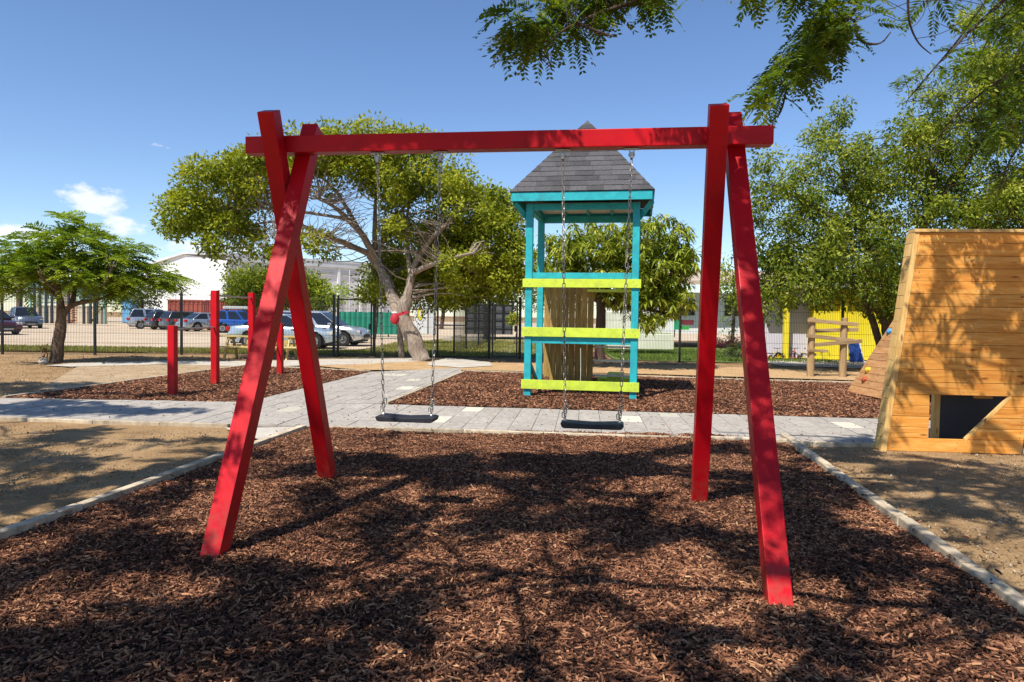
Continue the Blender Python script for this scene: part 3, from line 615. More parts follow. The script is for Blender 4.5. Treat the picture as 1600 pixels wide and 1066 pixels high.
# rails and decks
def trail(z0, z1, mat, name, y, x0, x1, th=0.035):
    m = MB(); m.box(x0, x1, y-th/2, y+th/2, z0, z1); return m.build(name, mat, tw, bevel=0.004)
for z in (2.11, 1.215, 0.25, 2.245, 1.065):
    for x in (-0.02, 0.03, WX-0.03, WX+0.02):
        if z in (2.245, 1.065): x = min(max(x, 0.075), WX-0.075)
        m = MB(); m.lathe([(0.008, -PW/2-0.0405 if z not in (2.245, 1.065) else -0.0475), (0.008, -PW/2-0.036 if z not in (2.245, 1.065) else -0.043)], 'y', 6, (x, 0, z+(0.03 if x in (-0.02, WX-0.03) else -0.03)))
        m.build('screw', STEEL, tw)
for z0, z1 in ((2.03, 2.185), (1.13, 1.30), (0.165, 0.335)): trail(z0, z1, LIME, 'rail', -PW/2-0.020, -0.105, WX+0.105)
for z0, z1 in ((2.19, 2.30), (1.005, 1.125)): trail(z0, z1, TEAL, 'deck_beam', 0, PW/2+0.002, WX-PW/2-0.002, 0.09)
trail(1.03, 1.115, TEAL, 'deck_beam', DY, PW/2+0.002, WX-PW/2-0.002, 0.09)
for i in range(6):
    y0 = 0.06+i*0.235; m = MB(); m.box(0.0+PW/2+0.003, WX-PW/2-0.003, y0, y0+0.225, 1.13, 1.158); m.build('deck_board', OLDWOODX, tw)
m = MB(); m.box(0.98, WX-PW/2-0.003, DY-0.3, DY-0.06, 2.0, 2.05); m.build('shelf_board', LIME, tw)
for k in range(8):                                               # upright boards of the slide wall
    x0 = 0.10+k*0.126; m = MB(); zb = 0.14 + rng.uniform(0, .03) + (0.10 if k == 0 else 0)
    m.box(x0, x0+0.120, DY-0.10+rng.uniform(-.004, .004), DY-0.072, zb, 2.12+rng.uniform(-.03, .03)); m.build('upright_board', BOARDS, tw, bevel=0.003, seg=1)
m = MB(); m.bar((0.02, 0.10, 0.62), (0.02, DY-0.1, 0.05), 0.04, 0.09, (1, 0, 0)); m.build('brace', TEAL, tw)
for z in (0.88, 0.60, 0.30):
    m = MB(); m.box(0.98, WX-PW/2-0.01, DY+0.02, DY+0.10, z, z+0.035); m.build('ladder_rung', STEEL, tw)
m = MB(); m.tube([(0.97, 0.0, 0.93), (0.98, 0.0, 0.5), (0.97, 0.01, 0.0)], 0.006, 6); m.build('rope', SOFFIT, tw)
m = MB(); m.box(1.15, 1.95, DY+0.75, DY+1.35, 0.0, 0.20); m.box(1.35, 1.70, DY+0.752, DY+1.348, 0.2005, 0.30)
tag(m.build('lime_step_box', LIME, None, bevel=0.01), 'low lime green step box on the bark behind the play tower', 'step box')
o = bpy.data.objects['lime_step_box']; o.location = tw.location; o.rotation_euler = (0, 0, TY)

# ------------------------------------------------------------------ red posts with turning bars
pb = thing('pull_up_bars', 'four slim red posts with turning bars left of the swing frame', 'pull-up bars', (-5.96, 12.60, 0), 0)
def pt(x, y, z): return Vector((x+5.96, y-12.60, z))
POSTS = [(-5.98, 12.62, 1.245), (-6.03, 14.55, 1.93), (-6.03, 16.60, 1.95), (-5.55, 17.15, 1.25)]
for x, y, h in POSTS:
    m = MB(); a, b = pt(x, y, -0.15), pt(x, y, h); m.bar(a, b, 0.125, 0.125, (math.cos(TH), math.sin(TH), 0)); m.build('post', RED, pb, bevel=0.005)
for i, j, z in ((0, 1, 1.18), (1, 2, 1.83), (2, 3, 1.18)):
    a, b = Vector((POSTS[i][0], POSTS[i][1], z)), Vector((POSTS[j][0], POSTS[j][1], z)); d = (b-a).normalized()
    m = MB(); m.tube([pt(*(a+d*0.062)), pt(*(b-d*0.062))], 0.019, 10); m.build('bar', STEEL, pb, smooth=True)

# ------------------------------------------------------------------ timber climbing wall (front right)
CW = thing('climbing_wall', 'tall honey coloured plank wall with a slanted doorway hole', 'climbing wall', (4.31, 8.27, 0), -0.09)
# local frame: x to the right, y into depth, z up
H = 2.545; BX0, BX1, TX0, TX1 = 0.055, 1.53, 0.345, 1.80
def lx(z): return BX0 + (TX0-BX0)*z/H
def rx(z): return BX1 + (TX1-BX1)*z/H
HOLE = [(0.565, 0.155), (0.97, 0.155), (1.445, 0.66), (0.555, 0.66)]      # counter-clockwise in x, z
def hole_span(z):
    if z <= 0.155 or z >= 0.66: return None
    return 0.51, 0.91 + (1.385-0.91)*(z-0.155)/(0.66-0.155)
zs = [0.0, 0.155] + [0.155+0.1262*k for k in range(1, 5)]
zs = zs[:5] + [0.66]; zz = 0.66
while zz < H-0.10: zz += 0.1450; zs.append(min(zz, H-0.03))
zs = sorted(set(round(z, 4) for z in zs))
for a, b in zip(zs, zs[1:]):
    g = 0.0018; z0, z1 = a+g, b-g; yj = rng.uniform(-0.003, 0.003)
    hs_ = hole_span((z0+z1)/2)
    if hs_: polys = [[(lx(z0), z0), (0.51, z0), (0.51, z1), (lx(z1), z1)], [(hole_span(max(z0, .1551))[1], z0), (rx(z0), z0), (rx(z1), z1), (hole_span(min(z1, .6599))[1], z1)]]
    else: polys = [[(lx(z0), z0), (rx(z0), z0), (rx(z1), z1), (lx(z1), z1)]]
    for P in polys:
        m = MB(); m.prism([(x, yj, z) for x, z in P], (0, 0.032, 0)); m.build('plank', PINE, CW, bevel=0.003, seg=1)
for P in ([(lx(.67)+.02, .67), (rx(.67)-.02, .67), (rx(H-.05)-.02, H-.05), (lx(H-.05)+.02, H-.05)], [(lx(.02)+.02, .02), (.495, .02), (.495, .668), (lx(.668)+.02, .668)], [(0.96, .02), (rx(.02)-.02, .02), (rx(.66)-.02, .66), (1.43, .66)]):
    m = MB(); m.prism([(x, 0.0385, z) for x, z in P], (0, 0.012, 0)); m.build('added_gap_shade_sheet', PANEL, CW)  # added dark sheet; its colour stands for shade in the plank gaps
m = MB(); m.prism([(-0.012, -0.004, -0.01), (0.050, -0.004, -0.01), (0.340, -0.004, H-0.01), (0.285, -0.004, H-0.01)], (0, 0.045, 0)); m.build('corner_post', PINEZ, CW, bevel=0.004)
for k in range(17):                                                 # side boards, seen edge on
    z0, z1 = k*0.15+0.003, min((k+1)*0.15-0.003, H-0.02); s0, s1 = -0.012+0.297*z0/H, -0.012+0.297*z1/H
    m = MB(); m.add([(s0, 0.045, z0), (s0+0.03, 0.045, z0), (s0+0.03, 0.20, z0), (s0, 0.20, z0), (s1, 0.045, z1), (s1+0.03, 0.045, z1), (s1+0.03, 0.20, z1), (s1, 0.20, z1)], [(0,3,2,1),(4,5,6,7),(0,1,5,4),(1,2,6,5),(2,3,7,6),(3,0,4,7)])
    m.build('side_board', PINEZ, CW)
m = MB(); m.box(0.28, 1.84, -0.02, 0.16, H-0.022, H+0.014); m.build('cap_board', PINEZ, CW, bevel=0.004)
for x0, x1, y0, y1, mat, nm, z0, z1 in ((0.78, 0.85, 0.46, 0.54, PINEZ, 'inner_post', 0, 0.9), (0.855, 1.75, 0.48, 0.51, PANEL, 'inner_panel', 0, 1.3)):
    m = MB(); m.box(x0, x1, y0, y1, z0, z1); m.build(nm, mat, CW, bevel=0.003, seg=1)
m = MB(); m.box(0.60, 1.50, 0.052, 0.10, 0.67, 0.75); m.build('cross_rail', PINEZ, CW)
m = MB(); m.box(1.16, 1.36, 0.3, 0.34, 0.60, 0.68); m.build('cross_rail', PINE, CW)
m = MB(); m.prism([(0.915, -0.003, 0.13), (1.395, -0.003, 0.64), (1.395, -0.003, 0.67), (1.37, -0.003, 0.66), (0.905, -0.003, 0.165)], (0, 0.038, 0))
m.build('hole_trim', PINEZ, CW)
for z0, z1 in zip(zs, zs[1:]):
    m = MB()
    for zz_ in (z0+(z1-z0)*.28, z0+(z1-z0)*.72):
        for x_ in (lx(zz_)+.055, rx(zz_)-.05, (lx(zz_)+rx(zz_))/2+.03*math.sin(zz_*9)):
            if hole_span(zz_) and .5 < x_ < 1.45: continue
            m.lathe([(.006, -.0035), (.006, -.001)], 'y', 6, (x_, 0, zz_))
    o = m.build('screw_row', STEEL, CW); o['kind'] = 'stuff'
# red board beyond its right edge
m = MB(); m.box(1.70, 1.76, 0.35, 0.47, 0, 1.0); m.build('red_post', RED, CW, bevel=0.004)
# reddish climbing ramp behind
RP = thing('climbing_ramp', 'sloping reddish board ramp with coloured hand holds behind the plank wall', 'climbing ramp', (6.90, 13.1, 0), 0)
ru = Vector((1.62, 0.10, 2.55)); run = ru.normalized(); RL = ru.length; ra, rb = Vector((0.12, 1.86, 0.02)), Vector((-0.22, -0.75, 0.10))
rd = (rb-ra); rn = rd.cross(run).normalized()
if rn.x > 0: rn = -rn
for k in range(19):
    s0, s1 = RL*k/19+0.004, RL*(k+1)/19-0.004; m = MB()
    m.prism([ra+run*s0, rb+run*s0, rb+run*s1, ra+run*s1], -rn*0.03); m.build('board', PLY, RP)
for e in (0.1, 0.9):
    p = ra+rd*e; m = MB(); m.bar(p - rn*0.06 , p+run*RL - rn*0.06, 0.06, 0.09, tuple(rd)); m.build('bearer', PINEZ, RP)
p = ra + rd*0.45 + run*RL*0.98
m = MB(); m.bar(p - rn*0.11, (p.x+0.1, p.y, 0), 0.09, 0.09, (0, 1, 0)); m.build('support_post', PINEZ, RP)
def hold(px, py, col, nm):
    d = Vector(ray(px, py)); o_ = Vector((0, 0, CAM_H)) - Vector((6.90, 13.1, 0)); t = (ra-o_).dot(rn)/d.dot(rn); p = o_+d*t
    m = MB(); n1_ = rn; tt = Vector((0, 1, 0)).cross(n1_).normalized(); bt = n1_.cross(tt)
    rr = [(0.075, 0), (0.07, 0.03), (0.045, 0.06), (0.012, 0.07)]; vs = []
    for r_, h_ in rr:
        for k in range(8): a = k*math.pi/4; q_ = r_*(1+0.2*math.sin(3*a)); vs.append(p + tt*q_*math.cos(a) + bt*q_*math.sin(a) + n1_*h_)
    m.add(vs, [(i*8+k, i*8+(k+1) % 8, (i+1)*8+(k+1) % 8, (i+1)*8+k) for i in range(3) for k in range(8)] + [tuple(range(24, 32))]); o = m.build('hand_hold', flat(nm, col, 0.5), RP, smooth=True)
    o['label'] = {'b': 'light blue hand hold', 'y': 'yellow hand hold'}[nm[0]]
hold(1391, 519, (0.08, 0.33, 0.6), 'blue_hold_plastic'); hold(1357, 579, (0.8, 0.52, 0.03), 'yellow_hold_plastic'); hold(1352, 594, (0.45, 0.10, 0.04), 'y_red_hold')
bpy.data.objects['hand_hold.002']['label'] = 'dull red hand hold'

# ------------------------------------------------------------------ picnic table, plank climber
pc = thing('picnic_table', 'wooden picnic table with fixed benches by the black fence', 'picnic table', G(408, 562), 0.05)
for k in range(4): m = MB(); m.box(-1.3, 1.35, -0.34+k*0.17, -0.18+k*0.17, 0.72, 0.76); m.build('table_board', PICNIC, pc)
for y in (-0.82, 0.62):
    m = MB(); m.box(-1.3, 1.35, y, y+0.24, 0.41, 0.45); m.build('bench', PICNIC, pc)
for x in (-0.95, 0.95):
    for s in (-1, 1): m = MB(); m.bar((x, s*0.62, 0), (x, s*0.2, 0.72), 0.05, 0.11, (1, 0, 0)); m.build('leg', PICNIC, pc)
    m = MB(); m.box(x+0.03, x+0.075, -0.78, 0.8, 0.31, 0.41); m.build('cross_beam', PICNIC, pc)
    m = MB(); m.box(x+0.03, x+0.075, -0.32, 0.32, 0.64, 0.72); m.build('cross_beam', PICNIC, pc)
m = MB(); m.box(-0.35, 0.9, -0.33, -0.29, 0.50, 0.64); m.build('brace_board', PICNIC, pc)

pk = thing('plank_climber', 'two weathered posts joined by tilted planks near the yellow building', 'plank climber', G(1266, 590), -0.03)
sx_ = 18.75/CAM_F
for x in (0.0, 0.83):
    m = MB(); m.tube([(x, 0, -0.1), (x, 0, 0.8), (x+0.01, 0, 1.57)], [0.095, 0.09, 0.088], 10); m.build('post', OLDWOOD, pk, smooth=True)
for z0, z1, x0, x1, y in ((1.50, 1.40, -0.15, 1.15, -0.11), (1.21, 1.27, -0.05, 1.25, 0.11), (1.10, 0.98, -0.17, 1.05, -0.11), (0.86, 0.98, 0.05, 1.25, -0.115), (0.72, 0.70, -0.14, 0.40, -0.11), (0.60, 0.60, -0.10, 0.18, 0.11)):
    m = MB(); m.bar((x0, y, z0), (x1, y, z1), 0.05, 0.10 if z0 > 0.8 else 0.07, (0, 1, 0)); m.build('plank', OLDWOODX, pk, bevel=0.01)

# ------------------------------------------------------------------ black mesh fence
FL = [(-22.6, 24.0), (-19.9, 24.05), (-17.15, 24.1), (-14.15, 24.3), (-11.35, 24.6), (-8.65, 24.9), (-6.25, 25.15), (-4.85, 25.2), (-2.62, 25.2), (-0.80, 25.15), (0.27, 25.05), (2.99, 24.75), (5.69, 24.30), (8.22, 23.45), (10.45, 22.70), (12.9, 21.9), (15.3, 21.1)]
fn = thing('mesh_fence', 'long black welded mesh fence with two gates behind the playground', 'fence', (0, 0, 0))
FH = 2.13
def mesh_panel(a, b, z0, z1, step=0.05, name='mesh_panel', r=0.0034, parent=fn, hz=None):
    a, b = Vector((*a, 0)), Vector((*b, 0)); d = b-a; L = d.length; d.normalize(); s = Vector((-d.y, d.x, 0)); m = MB()
    n = int(L/step)
    for i in range(1, n):
        p = a + d*(L*i/n); m.bar(p+Vector((0, 0, z0)), p+Vector((0, 0, z1)), r*2, r*2, tuple(d), cap=False)
    for z in (hz or [z0+(z1-z0)*k/6 for k in range(7)]):
        for q in (-1, 1): m.bar(a+s*q*0.007+Vector((0, 0, z)), b+s*q*0.007+Vector((0, 0, z)), r*2.4, r*2.4, (0, 0, 1), cap=False)
    return m.build(name, BLACK, parent)
def fpost(p, w, h, name='fence_post', parent=fn):
    m = MB(); m.box(-w/2, w/2, -w/2, w/2, -0.05, h); m.box(-w/2-0.004, w/2+0.004, -w/2-0.004, w/2+0.004, h, h+0.012); o = m.build(name, BLACK, parent); o.location = (p[0], p[1], 0); return o
def gate(p0, p1, parent=fn):
    a, b = Vector((*p0, 0)), Vector((*p1, 0)); d = (b-a).normalized(); a2, b2 = a+d*0.12, b-d*0.10
    g = MB(); up = Vector((0, 0, 1))
    for p, q in ((a2+up*0.06, a2+up*2.02), (b2+up*0.06, b2+up*2.02)): g.bar(p, q, 0.05, 0.05, tuple(d))
    for z in (0.085, 1.995): g.bar(a2+d*0.026+up*z, b2-d*0.026+up*z, 0.048, 0.048, (0, 0, 1))
    fr_ = g.build('gate_frame', BLACK, parent)
    mesh_panel((a2.x, a2.y), (b2.x, b2.y), 0.1, 1.98, 0.055, 'gate_mesh', parent=fr_)
    m = MB(); c = b2 - d*0.05 + up*1.05; m.bar(c-up*0.1, c+up*0.1, 0.08, 0.09, tuple(d)); m.build('gate_lock', BLACK, fr_)
for i, p in enumerate(FL):
    fpost(p, 0.09 if i in (6, 7, 9, 10) else 0.062, FH + (0.02 if i in (6, 7, 9, 10) else 0))
    if i+1 < len(FL):
        if i in (6, 9): gate(p, FL[i+1])
        else: mesh_panel(p, FL[i+1], 0.05, FH-0.05)
fpost((-6.10, 25.15), 0.07, FH)
f2 = thing('mesh_fence', 'black mesh fence receding beside the lawn toward the grey enclosure', 'fence', (0, 0, 0))
F2 = [(-2.2, 27.2), (-1.95, 30.5), (-1.6, 34.2), (-1.35, 38.5), (-1.0, 43.0)]
for i, p in enumerate(F2):
    fpost(p, 0.07, 2.0, parent=f2)
    if i+1 < len(F2): mesh_panel(p, F2[i+1], 0.05, 1.95, 0.10, parent=f2)

# ------------------------------------------------------------------ cars
def car(label, col, loc, yaw, L=4.4, Wd=1.78, Hh=1.5, kind='suv', group='cars parked beyond the fence', rack=False, metal=0.4):
    t = thing('parked_car', label, 'car', loc, yaw, group); paint = noisy('car_paint', [tuple(c*0.9 for c in col), col], 2, 0.22, 0, metal=metal, spec=0.5, coat=0.8)
    hl, hw = L/2, Wd/2
    if kind == 'sedan': top = [(-hl, .60), (-hl+.06, .92), (-hl*.55, .97), (-.2, .95), (hl*.42, .90), (hl*.75, .80), (hl-.10, .68), (hl, .50)]; gh = (-hl*.74, -hl*.42, hl*.10, hl*.50, .93, .90)
    elif kind == 'pickup': top = [(-hl, .62), (-hl+.05, 1.0), (-hl*.5, 1.02), (0, 1.02), (hl*.35, 1.0), (hl*.8, .95), (hl-.06, .86), (hl, .6)]; gh = (-hl*.28, -hl*.18, hl*.22, hl*.42, 1.0, .98)
    else: top = [(-hl, .55), (-hl+.05, .95), (-hl*.6, 1.0), (0, .98), (hl*.42, .96), (hl*.78, .88), (hl-.10, .76), (hl, .55)]; gh = (-hl*.97, -hl*.82, hl*.12, hl*.52, .97, .93)
    n = 26; xs = [-hl + L*i/(n-1) for i in range(n)]
    def tz(x):
        for (a, za), (b, zb) in zip(top, top[1:]):
            if a <= x <= b+1e-6: return za+(zb-za)*(x-a)/(b-a)
        return top[-1][1]
    wr = 0.33; wx = (-hl*.58, hl*.62)
    m = MB(); vs = []
    for x in xs:
        tap = 1 - 0.14*max(0, (abs(x)-hl*.75)/(hl*.25))**2; w = hw*tap; z = tz(x); zb = 0.24 + 0.10*max(0, (abs(x)-hl*.8)/(hl*.2))
        arch = 0
        for q in wx:
            if abs(x-q) < wr+.07: arch = max(arch, math.sqrt((wr+.07)**2-(x-q)**2)+wr)
        zl = max(zb, arch)
        zm = max(zl+0.03, zb+(z-zb)*.45)
        vs += [(x, -w*.93, zl), (x, -w, zm), (x, -w*.985, max(zm+.02, z-.12)), (x, -w*.90, z-.02 if z-.02 > zm+.03 else zm+.04), (x, 0, max(z+.025, zm+.05)),
               (x, w*.90, z-.02 if z-.02 > zm+.03 else zm+.04), (x, w*.985, max(zm+.02, z-.12)), (x, w, zm), (x, w*.93, zl)]
    fs = [(i*9+k, i*9+k+1, (i+1)*9+k+1, (i+1)*9+k) for i in range(n-1) for k in range(8)] + [tuple(range(9))[::-1], tuple(range((n-1)*9, n*9))]
    m.add(vs, fs); m.build('body', paint, t, smooth=True)
    m = MB(); m.box(-hl*.93, hl*.93, -hw*.80, hw*.80, .20, .55); m.build('underbody', PLASTIC, t)
    gb0, gt0, gt1, gb1, zl_, zf = gh; zt = Hh; bw, twd = hw*.90, hw*.70
    C = [(gb0, -bw, zl_), (gb1, -bw, zf), (gb1, bw, zf), (gb0, bw, zl_), (gt0, -twd, zt-.04), (gt1, -twd, zt-.05), (gt1, twd, zt-.05), (gt0, twd, zt-.04)]
    m = MB(); m.box8([(x, y, z-.02 if i < 4 else z) for i, (x, y, z) in enumerate(C)]); cab = m.build('cabin', paint, t, bevel=0.07, seg=3, smooth=True)
    m = MB(); mid = (gt0+gt1)/2
    m.box8([(gt0+.03, -twd*.9, zt-.05), (gt1-.03, -twd*.9, zt-.06), (gt1-.03, twd*.9, zt-.06), (gt0+.03, twd*.9, zt-.05), (gt0+.12, -twd*.8, zt), (gt1-.12, -twd*.8, zt), (gt1-.12, twd*.8, zt), (gt0+.12, twd*.8, zt)]); m.build('roof', paint, t, bevel=0.02, smooth=True)
    def pane(P, nm='window', k=0.10):
        P = [Vector(p) for p in P]; c = sum(P, Vector())/4; n_ = (P[1]-P[0]).cross(P[3]-P[0]).normalized()
        if n_.dot(c-Vector((mid, 0, .9))) < 0: n_ = -n_
        Q = [c+(p-c)*(1-k) + n_*0.012 for p in P]; m = MB(); m.prism(Q, n_*0.008); m.build(nm, TINT, t)
    V = [Vector(c) for c in C]
    for a, b, c_, d in ((0, 1, 5, 4), (3, 2, 6, 7)):
        for u0, u1 in (((0, .36), (.38, .68), (.70, 1)) if kind == 'suv' else ((0, .46), (.50, 1))):
            pane([V[a].lerp(V[b], u0), V[a].lerp(V[b], u1), V[d].lerp(V[c_], u1), V[d].lerp(V[c_], u0)], 'window', 0.13)
    pane([V[1], V[2], V[6], V[5]], 'windscreen', .10); pane([V[0], V[3], V[7], V[4]], 'rear_window', .14)
    for q in wx:
        for s in (-1, 1):
            m = MB(); m.lathe([(.20, -.11), (wr-.02, -.11), (wr, -.07), (wr, .07), (wr-.02, .11), (.20, .11)], 'y', 22, (0, 0, 0)); w = m.build('wheel', TYRE, t, smooth=True); w.location = (q, s*(hw-.13), wr)
            m = MB(); m.lathe([(.20, s*.085), (.19, s*.118), (.05, s*.105), (.04, s*.125)], 'y', 18)
            for k in range(5):
                a = k*2*math.pi/5; m.bar((.04*math.cos(a), s*.118, .04*math.sin(a)), (.195*math.cos(a), s*.118, .195*math.sin(a)), .045, .02, (0, 1, 0))
            m.build('rim', RIM, w)
    for s in (-1, 1):
        m = MB(); m.box(-hl+.0, -hl+.16, s*hw*.62 if s > 0 else -hw*.93, hw*.93 if s > 0 else -hw*.62, .72, .90); m.build('tail_light', REDL, t, bevel=.02)
        m = MB(); m.box(hl-.36, hl-.08, s*hw*.60 if s > 0 else -hw*.90, hw*.90 if s > 0 else -hw*.60, .60, .74); m.build('headlight', CLEARL, t, bevel=.03)
        m = MB(); m.box(gb1-.45, gb1-.28, s*hw*.95 if s > 0 else -hw-.12, hw+.12 if s > 0 else -hw*.95, .95, 1.07); m.build('mirror', paint, t, bevel=.03)
        for xh in (-.55, .45): m = MB(); m.box(xh, xh+.16, s*(hw+.0)-.012, s*hw+.012, .80, .83); m.build('door_handle', PLASTIC, t)
    m = MB(); m.box(hl-.05, hl+.02, -hw*.45, hw*.45, .40, .56); m.build('grille', PLASTIC, t)
    m = MB(); m.box(hl+.0, hl+.028, -.26, .26, .30, .39); m.build('number_plate', RIM, t)
    m = MB(); m.box(-hl-.02, -hl+.03, -.26, .26, .50, .60); m.build('number_plate', RIM, t)
    if rack:
        m = MB(); m.box(-hl*.6, hl*.18, -.45, .45, Hh+.07, Hh+.30); m.build('roof_box', flat('pale_roof_box', (.5, .5, .48), .5), t, bevel=.08, smooth=True)
        m = MB(); m.box(-hl*.5, -hl*.46, -.6, .6, Hh, Hh+.07); m.box(hl*.04, hl*.08, -.6, .6, Hh, Hh+.07); m.build('roof_rack', BLACK, t)
    return t
car('pale blue and white sedan parked side on behind the crossed red legs', (0.42, 0.52, 0.60), (*A(447, 540, 30.6)[:2], 0), 0.02, 4.5, 1.78, 1.45, 'sedan', metal=.3)
car('silver car with dark windows behind the pale blue sedan, nose toward the gate', (0.52, 0.54, 0.56), (*A(500, 535, 33.6)[:2], 0), -0.10, 4.5, 1.8, 1.6, 'suv', metal=.5)
car('dark grey car beyond the silver one, only its roof and bonnet showing', (0.10, 0.11, 0.13), (*A(500, 530, 37.2)[:2], 0), -0.1, 4.5, 1.8, 1.55, 'sedan')
car('bright blue car with a pale roof box behind the red posts', (0.02, 0.10, 0.38), (*A(379, 519, 52)[:2], 0), 0.25, 4.3, 1.8, 1.62, 'suv', rack=True)
car('silver blue sedan second from the bright blue car in the far row', (0.36, 0.42, 0.48), (*A(325, 515, 55)[:2], 0), 0.9, 4.4, 1.76, 1.42, 'sedan', metal=.5)
car('dark olive car in the middle of the far row', (0.10, 0.10, 0.09), (*A(296, 514, 57)[:2], 0), 0.9, 4.2, 1.76, 1.5, 'suv')
car('dark maroon grey hatchback beside the silver van', (0.055, 0.05, 0.06), (*A(270, 513, 58.5)[:2], 0), 0.9, 4.0, 1.72, 1.5, 'suv')
car('silver van shaped car at the left end of the far row', (0.42, 0.46, 0.52), (*A(246, 512, 60)[:2], 0), 0.55, 4.5, 1.8, 1.68, 'suv', metal=.5)
car('dark blue grey pickup with silver front beside the ball court', (0.16, 0.19, 0.24), (*A(36, 512, 57)[:2], 0), -0.75, 4.9, 1.85, 1.68, 'pickup', metal=.5)
car('maroon car cut by the left edge of the view', (0.09, 0.01, 0.02), (*A(-18, 524, 42)[:2], 0), -0.5, 4.4, 1.8, 1.5, 'sedan')

# ------------------------------------------------------------------ far buildings and things beyond the fence
wh = thing('warehouse', 'long white warehouse with a sunlit gable end', 'warehouse', (0, 0, 0))
c0 = A(354, 500, 76); lft = A(225, 500, 84); rgt = A(640, 500, 92)
HC, HG = A(354, 399, 76).z, A(312, 402, 79).z
def wallpoly(name, pts, mat, thick, parent): m = MB(); m.prism(pts, thick); return m.build(name, mat, parent)
gl = Vector((c0.x-lft.x, c0.y-lft.y, 0)); pk_ = Vector((lft.x, lft.y, 0)) + gl*0.52
wallpoly('gable_wall', [(lft.x, lft.y, 0), (c0.x, c0.y, 0), (c0.x, c0.y, HC-0.6), (pk_.x, pk_.y, HG+0.35), (lft.x, lft.y, HC-1.0)], WHITEW, (0.05, 0.2, 0), wh)
dr = Vector((rgt.x-c0.x, rgt.y-c0.y, 0)); drn = dr.normalized(); nrm = Vector((drn.y, -drn.x, 0))
wallpoly('long_wall', [(c0.x+.02, c0.y+.02, 0), (rgt.x, rgt.y, 0), (rgt.x, rgt.y, HC-0.6), (c0.x+.02, c0.y+.02, HC-0.6)], GREYW, tuple(-nrm*0.2), wh)  # shaded side of the white building, shade put into a greyer render
m = MB(); b0 = Vector((c0.x, c0.y, HC-0.6)) + nrm*0.25; b1 = Vector((rgt.x, rgt.y, HC-0.6)) + nrm*0.25
m.prism([b0, b1, b1+Vector((0, 0, .7)), b0+Vector((0, 0, .7))], tuple(-nrm*0.4)); m.build('parapet', ROOFM, wh)
rdg = pk_ + Vector((0, 0, HG+0.5)); 
m = MB(); m.prism([(lft.x-.3, lft.y-.3, HC-.95), (rdg.x, rdg.y-.3, HG+.38), (rdg.x, rdg.y-.3, HG+.62), (lft.x-.3, lft.y-.3, HC-.70)], tuple(drn*40+Vector((0,0,0)))); m.build('roof_slope', ROOFM, wh)
m = MB(); m.prism([(rdg.x, rdg.y-.3, HG+.38), (c0.x+.1, c0.y-.3, HC-.02), (c0.x+.1, c0.y-.3, HC+.22), (rdg.x, rdg.y-.3, HG+.62)], tuple(drn*40)); m.build('roof_slope', ROOFM, wh)
for k in range(9):
    p = Vector((c0.x, c0.y, 0)) + drn*(1.2 + k*3.0) + nrm*0.08; m = MB(); m.bar(p, p+Vector((0, 0, HC-.65)), .32, .18, tuple(drn)); m.build('pilaster', WHITEW, wh)
    q_ = p + drn*0.5 + Vector((0, 0, HC-1.5)); m = MB()
    for z in range(3): m.bar(q_+Vector((0, 0, z*.22)), q_+drn*2.0+Vector((0, 0, z*.22)), .1, .06, (0, 0, 1))
    m.build('vent_louvre', GREYW, wh)
for k in (1, 4): 
    p = Vector((c0.x, c0.y, 0)) + drn*(2.5 + k*3.0) + nrm*0.35; m = MB(); m.tube([p, p+Vector((0, 0, HC-.8))], .06, 6); m.build('downpipe', ROOFM, wh)

CONT = noisy('faded_red_container', [(0.33, 0.07, 0.045), (0.46, 0.13, 0.09)], 1.5, 0.7, 0.1, 0.01, 20)
def container(label, p0, p1, Y0, Y1, z1, col):
    a, b = A(p0, 500, Y0), A(p1, 500, Y1); a.z = b.z = 0; d = (b-a); L = d.length; d.normalize(); nn = Vector((d.y, -d.x, 0))
    t = thing('shipping_container', label, 'container', a, math.atan2(d.y, d.x), 'red containers by the warehouse'); m = MB()
    m.box(0, L, 0.05, 2.4, 0.05, z1-.05); m.build('box_body', col, t)
    n = max(4, int(L/0.35))
    m = MB()
    for i in range(n): m.box(L*(i+.15)/n, L*(i+.6)/n, 0.0, 0.05, .15, z1-.15)
    m.build('corrugation', col, t)
    for z in (0.02, z1-.12): m = MB(); m.box(-.02, L+.02, -.03, .08, z, z+.14); m.build('frame_rail', col, t)
    return t
container('faded coral red shipping container below the white gable', 262, 318, 68, 69, 2.6, CONT)
container('darker maroon shipping container to the right of the coral one', 320, 372, 69.2, 66, 2.6, noisy('maroon_container', [(0.20, 0.035, 0.03), (0.28, 0.06, 0.05)], 1.5, 0.7, 0.1, 0.01, 20))
m = thing('grey_shed', 'low grey slatted shed between the container and the round bush', 'shed', A(372, 510, 70))
mm = MB(); mm.box(0, 4.6, 0, 3, 0, 2.9); mm.build('wall', GREYW, m)
for k in range(9): mm = MB(); mm.box(0, 4.6, -.05, 0, .3+k*.28, .45+k*.28); mm.build('slat', ROOFM, m)
mm = MB(); mm.box(-.2, 4.8, -.3, 3.1, 2.92, 3.05); mm.build('roof', ROOFM, m)

